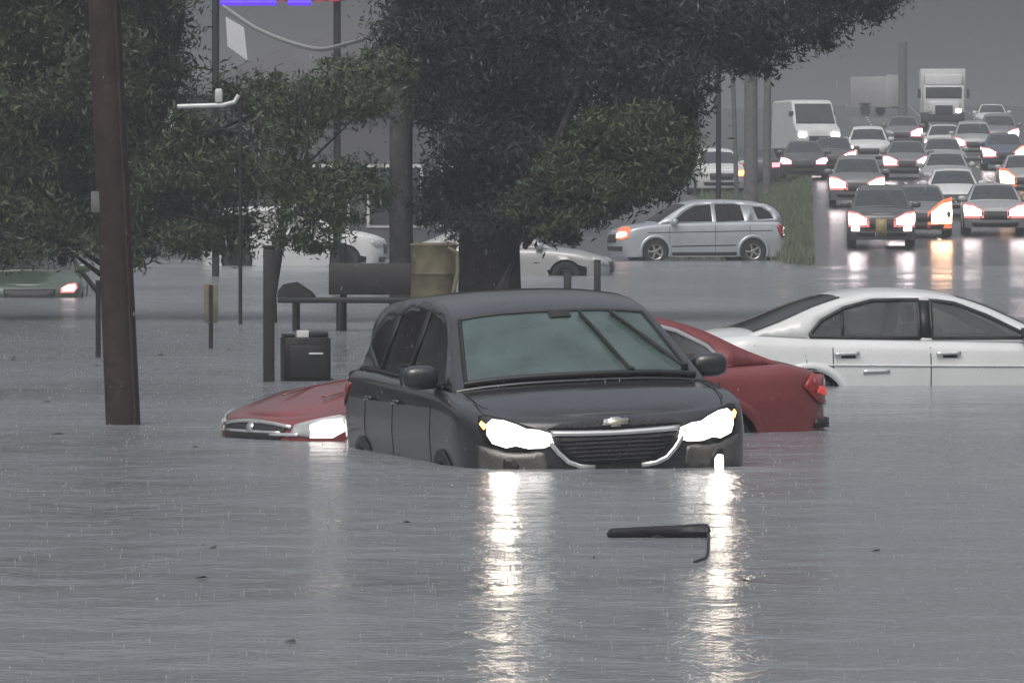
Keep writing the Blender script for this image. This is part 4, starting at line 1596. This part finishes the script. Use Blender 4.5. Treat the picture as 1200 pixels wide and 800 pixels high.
truck('white lorry topping the crest behind the middle lane', 1105, 372)
Y = 425
x = wx(1026, Y)
r = thing('box_trailer', 'hazy pale box trailer standing askew at the crest beside the faint pole', 'trailer', (x, Y, ground(x, Y) + .03), RH + .95)
box('cargo_box', (0, 0, 1.45), (2.7, 1.6, 1.9), M['paint_silver_far'], r, .04)
box('front_panel', (1.37, 0, 1.52), (.05, 1.5, 1.98), M['white_trim'], r, .015)
tube('drawbar', [(1.3, 0, .48), (2.3, 0, .45)], .06, M['trim'], r, 8)
for sd in (1, -1):
    lathe('wheel', [(.01, -.1), (.33, -.1), (.35, 0), (.33, .1), (.01, .1)], M['rubber'], r, 20, 'Y', (-.2, sd * .82, .34))
    box('mudguard', (-.2, sd * .83, .74), (.9, .22, .05), M['trim'], r, .015)


# ------------------------------------------------------------------ air, light, camera
bm = bmesh.new()
x0, x1, y0, y1, z0, z1 = -3100, 3100, -60, 6200, -14, 26
bmesh.ops.create_cube(bm, size=1)
for v in bm.verts:
    v.co = Vector((x0 if v.co.x < 0 else x1, y0 if v.co.y < 0 else y1, z0 if v.co.z < 0 else z1))
me = bpy.data.meshes.new('haze')
bm.to_mesh(me)
bm.free()
hz = link(bpy.data.objects.new('haze', me))
hm = bpy.data.materials.new('haze')
hm.use_nodes = True
nt = hm.node_tree
nt.nodes.clear()
out = nt.nodes.new('ShaderNodeOutputMaterial')
pv = nt.nodes.new('ShaderNodeVolumePrincipled')
pv.inputs['Color'].default_value = (.52, .53, .56, 1)
pv.inputs['Density'].default_value = 0.0014
pv.inputs['Anisotropy'].default_value = .2
nt.links.new(pv.outputs[0], out.inputs['Volume'])
me.materials.append(hm)
tag(hz, 'pale rain haze hanging over the street', 'haze', kind='stuff')

SUN_EL, SUN_AZ = math.radians(52), math.radians(200)
w = bpy.data.worlds.new('World')
sc.world = w
w.use_nodes = True
nt = w.node_tree
bg = nt.nodes['Background']
sky = nt.nodes.new('ShaderNodeTexSky')
sky.sky_type = 'NISHITA'
sky.sun_disc = False
sky.sun_elevation = SUN_EL
sky.sun_rotation = SUN_AZ
sky.air_density = 1.5
sky.dust_density = 6
hs = nt.nodes.new('ShaderNodeHueSaturation')
hs.inputs['Saturation'].default_value = .36
nt.links.new(sky.outputs[0], hs.inputs['Color'])
# overcast: brighter overhead than at the horizon
tc = nt.nodes.new('ShaderNodeTexCoord')
sx = nt.nodes.new('ShaderNodeSeparateXYZ')
nt.links.new(tc.outputs['Generated'], sx.inputs[0])
mr = nt.nodes.new('ShaderNodeMapRange')
mr.inputs['From Min'].default_value = 0
mr.inputs['From Max'].default_value = .9
mr.inputs['To Min'].default_value = .25
mr.inputs['To Max'].default_value = 1.9
nt.links.new(sx.outputs['Z'], mr.inputs['Value'])
mx = nt.nodes.new('ShaderNodeMix')
mx.data_type = 'RGBA'
mx.blend_type = 'MULTIPLY'
mx.inputs['Factor'].default_value = 1
nt.links.new(hs.outputs['Color'], mx.inputs[6])
cb = nt.nodes.new('ShaderNodeCombineColor')
for k in range(3):
    nt.links.new(mr.outputs['Result'], cb.inputs[k])
nt.links.new(cb.outputs[0], mx.inputs[7])
nt.links.new(mx.outputs[2], bg.inputs['Color'])
bg.inputs['Strength'].default_value = .10

sl = bpy.data.lights.new('sun', 'SUN')
sl.energy = .5
sl.angle = math.radians(40)
sl.color = (1, .97, .94)
so = link(bpy.data.objects.new('sun', sl))
so.rotation_euler = (PI / 2 - SUN_EL, 0, PI - SUN_AZ + PI)
so.rotation_euler = (math.radians(32), 0, math.radians(-20))

cam = bpy.data.cameras.new('camera')
cam.sensor_width = 36
cam.lens = 36 * F / 1200
cam.shift_y = -(400 - YH) / 1200
cam.clip_start = .5
cam.clip_end = 9000
co = link(bpy.data.objects.new('camera', cam))
co.location = (0, 0, HC)
co.rotation_euler = (PI / 2, 0, 0)
sc.camera = co

sc.view_settings.view_transform = 'Standard'
sc.view_settings.look = 'None'
sc.view_settings.exposure = 0
sc.view_settings.gamma = 1
sc.cycles.max_bounces = 6
sc.cycles.transparent_max_bounces = 10
sc.cycles.volume_bounces = 1
sc.cycles.volume_step_rate = 4
sc.cycles.sample_clamp_indirect = 6
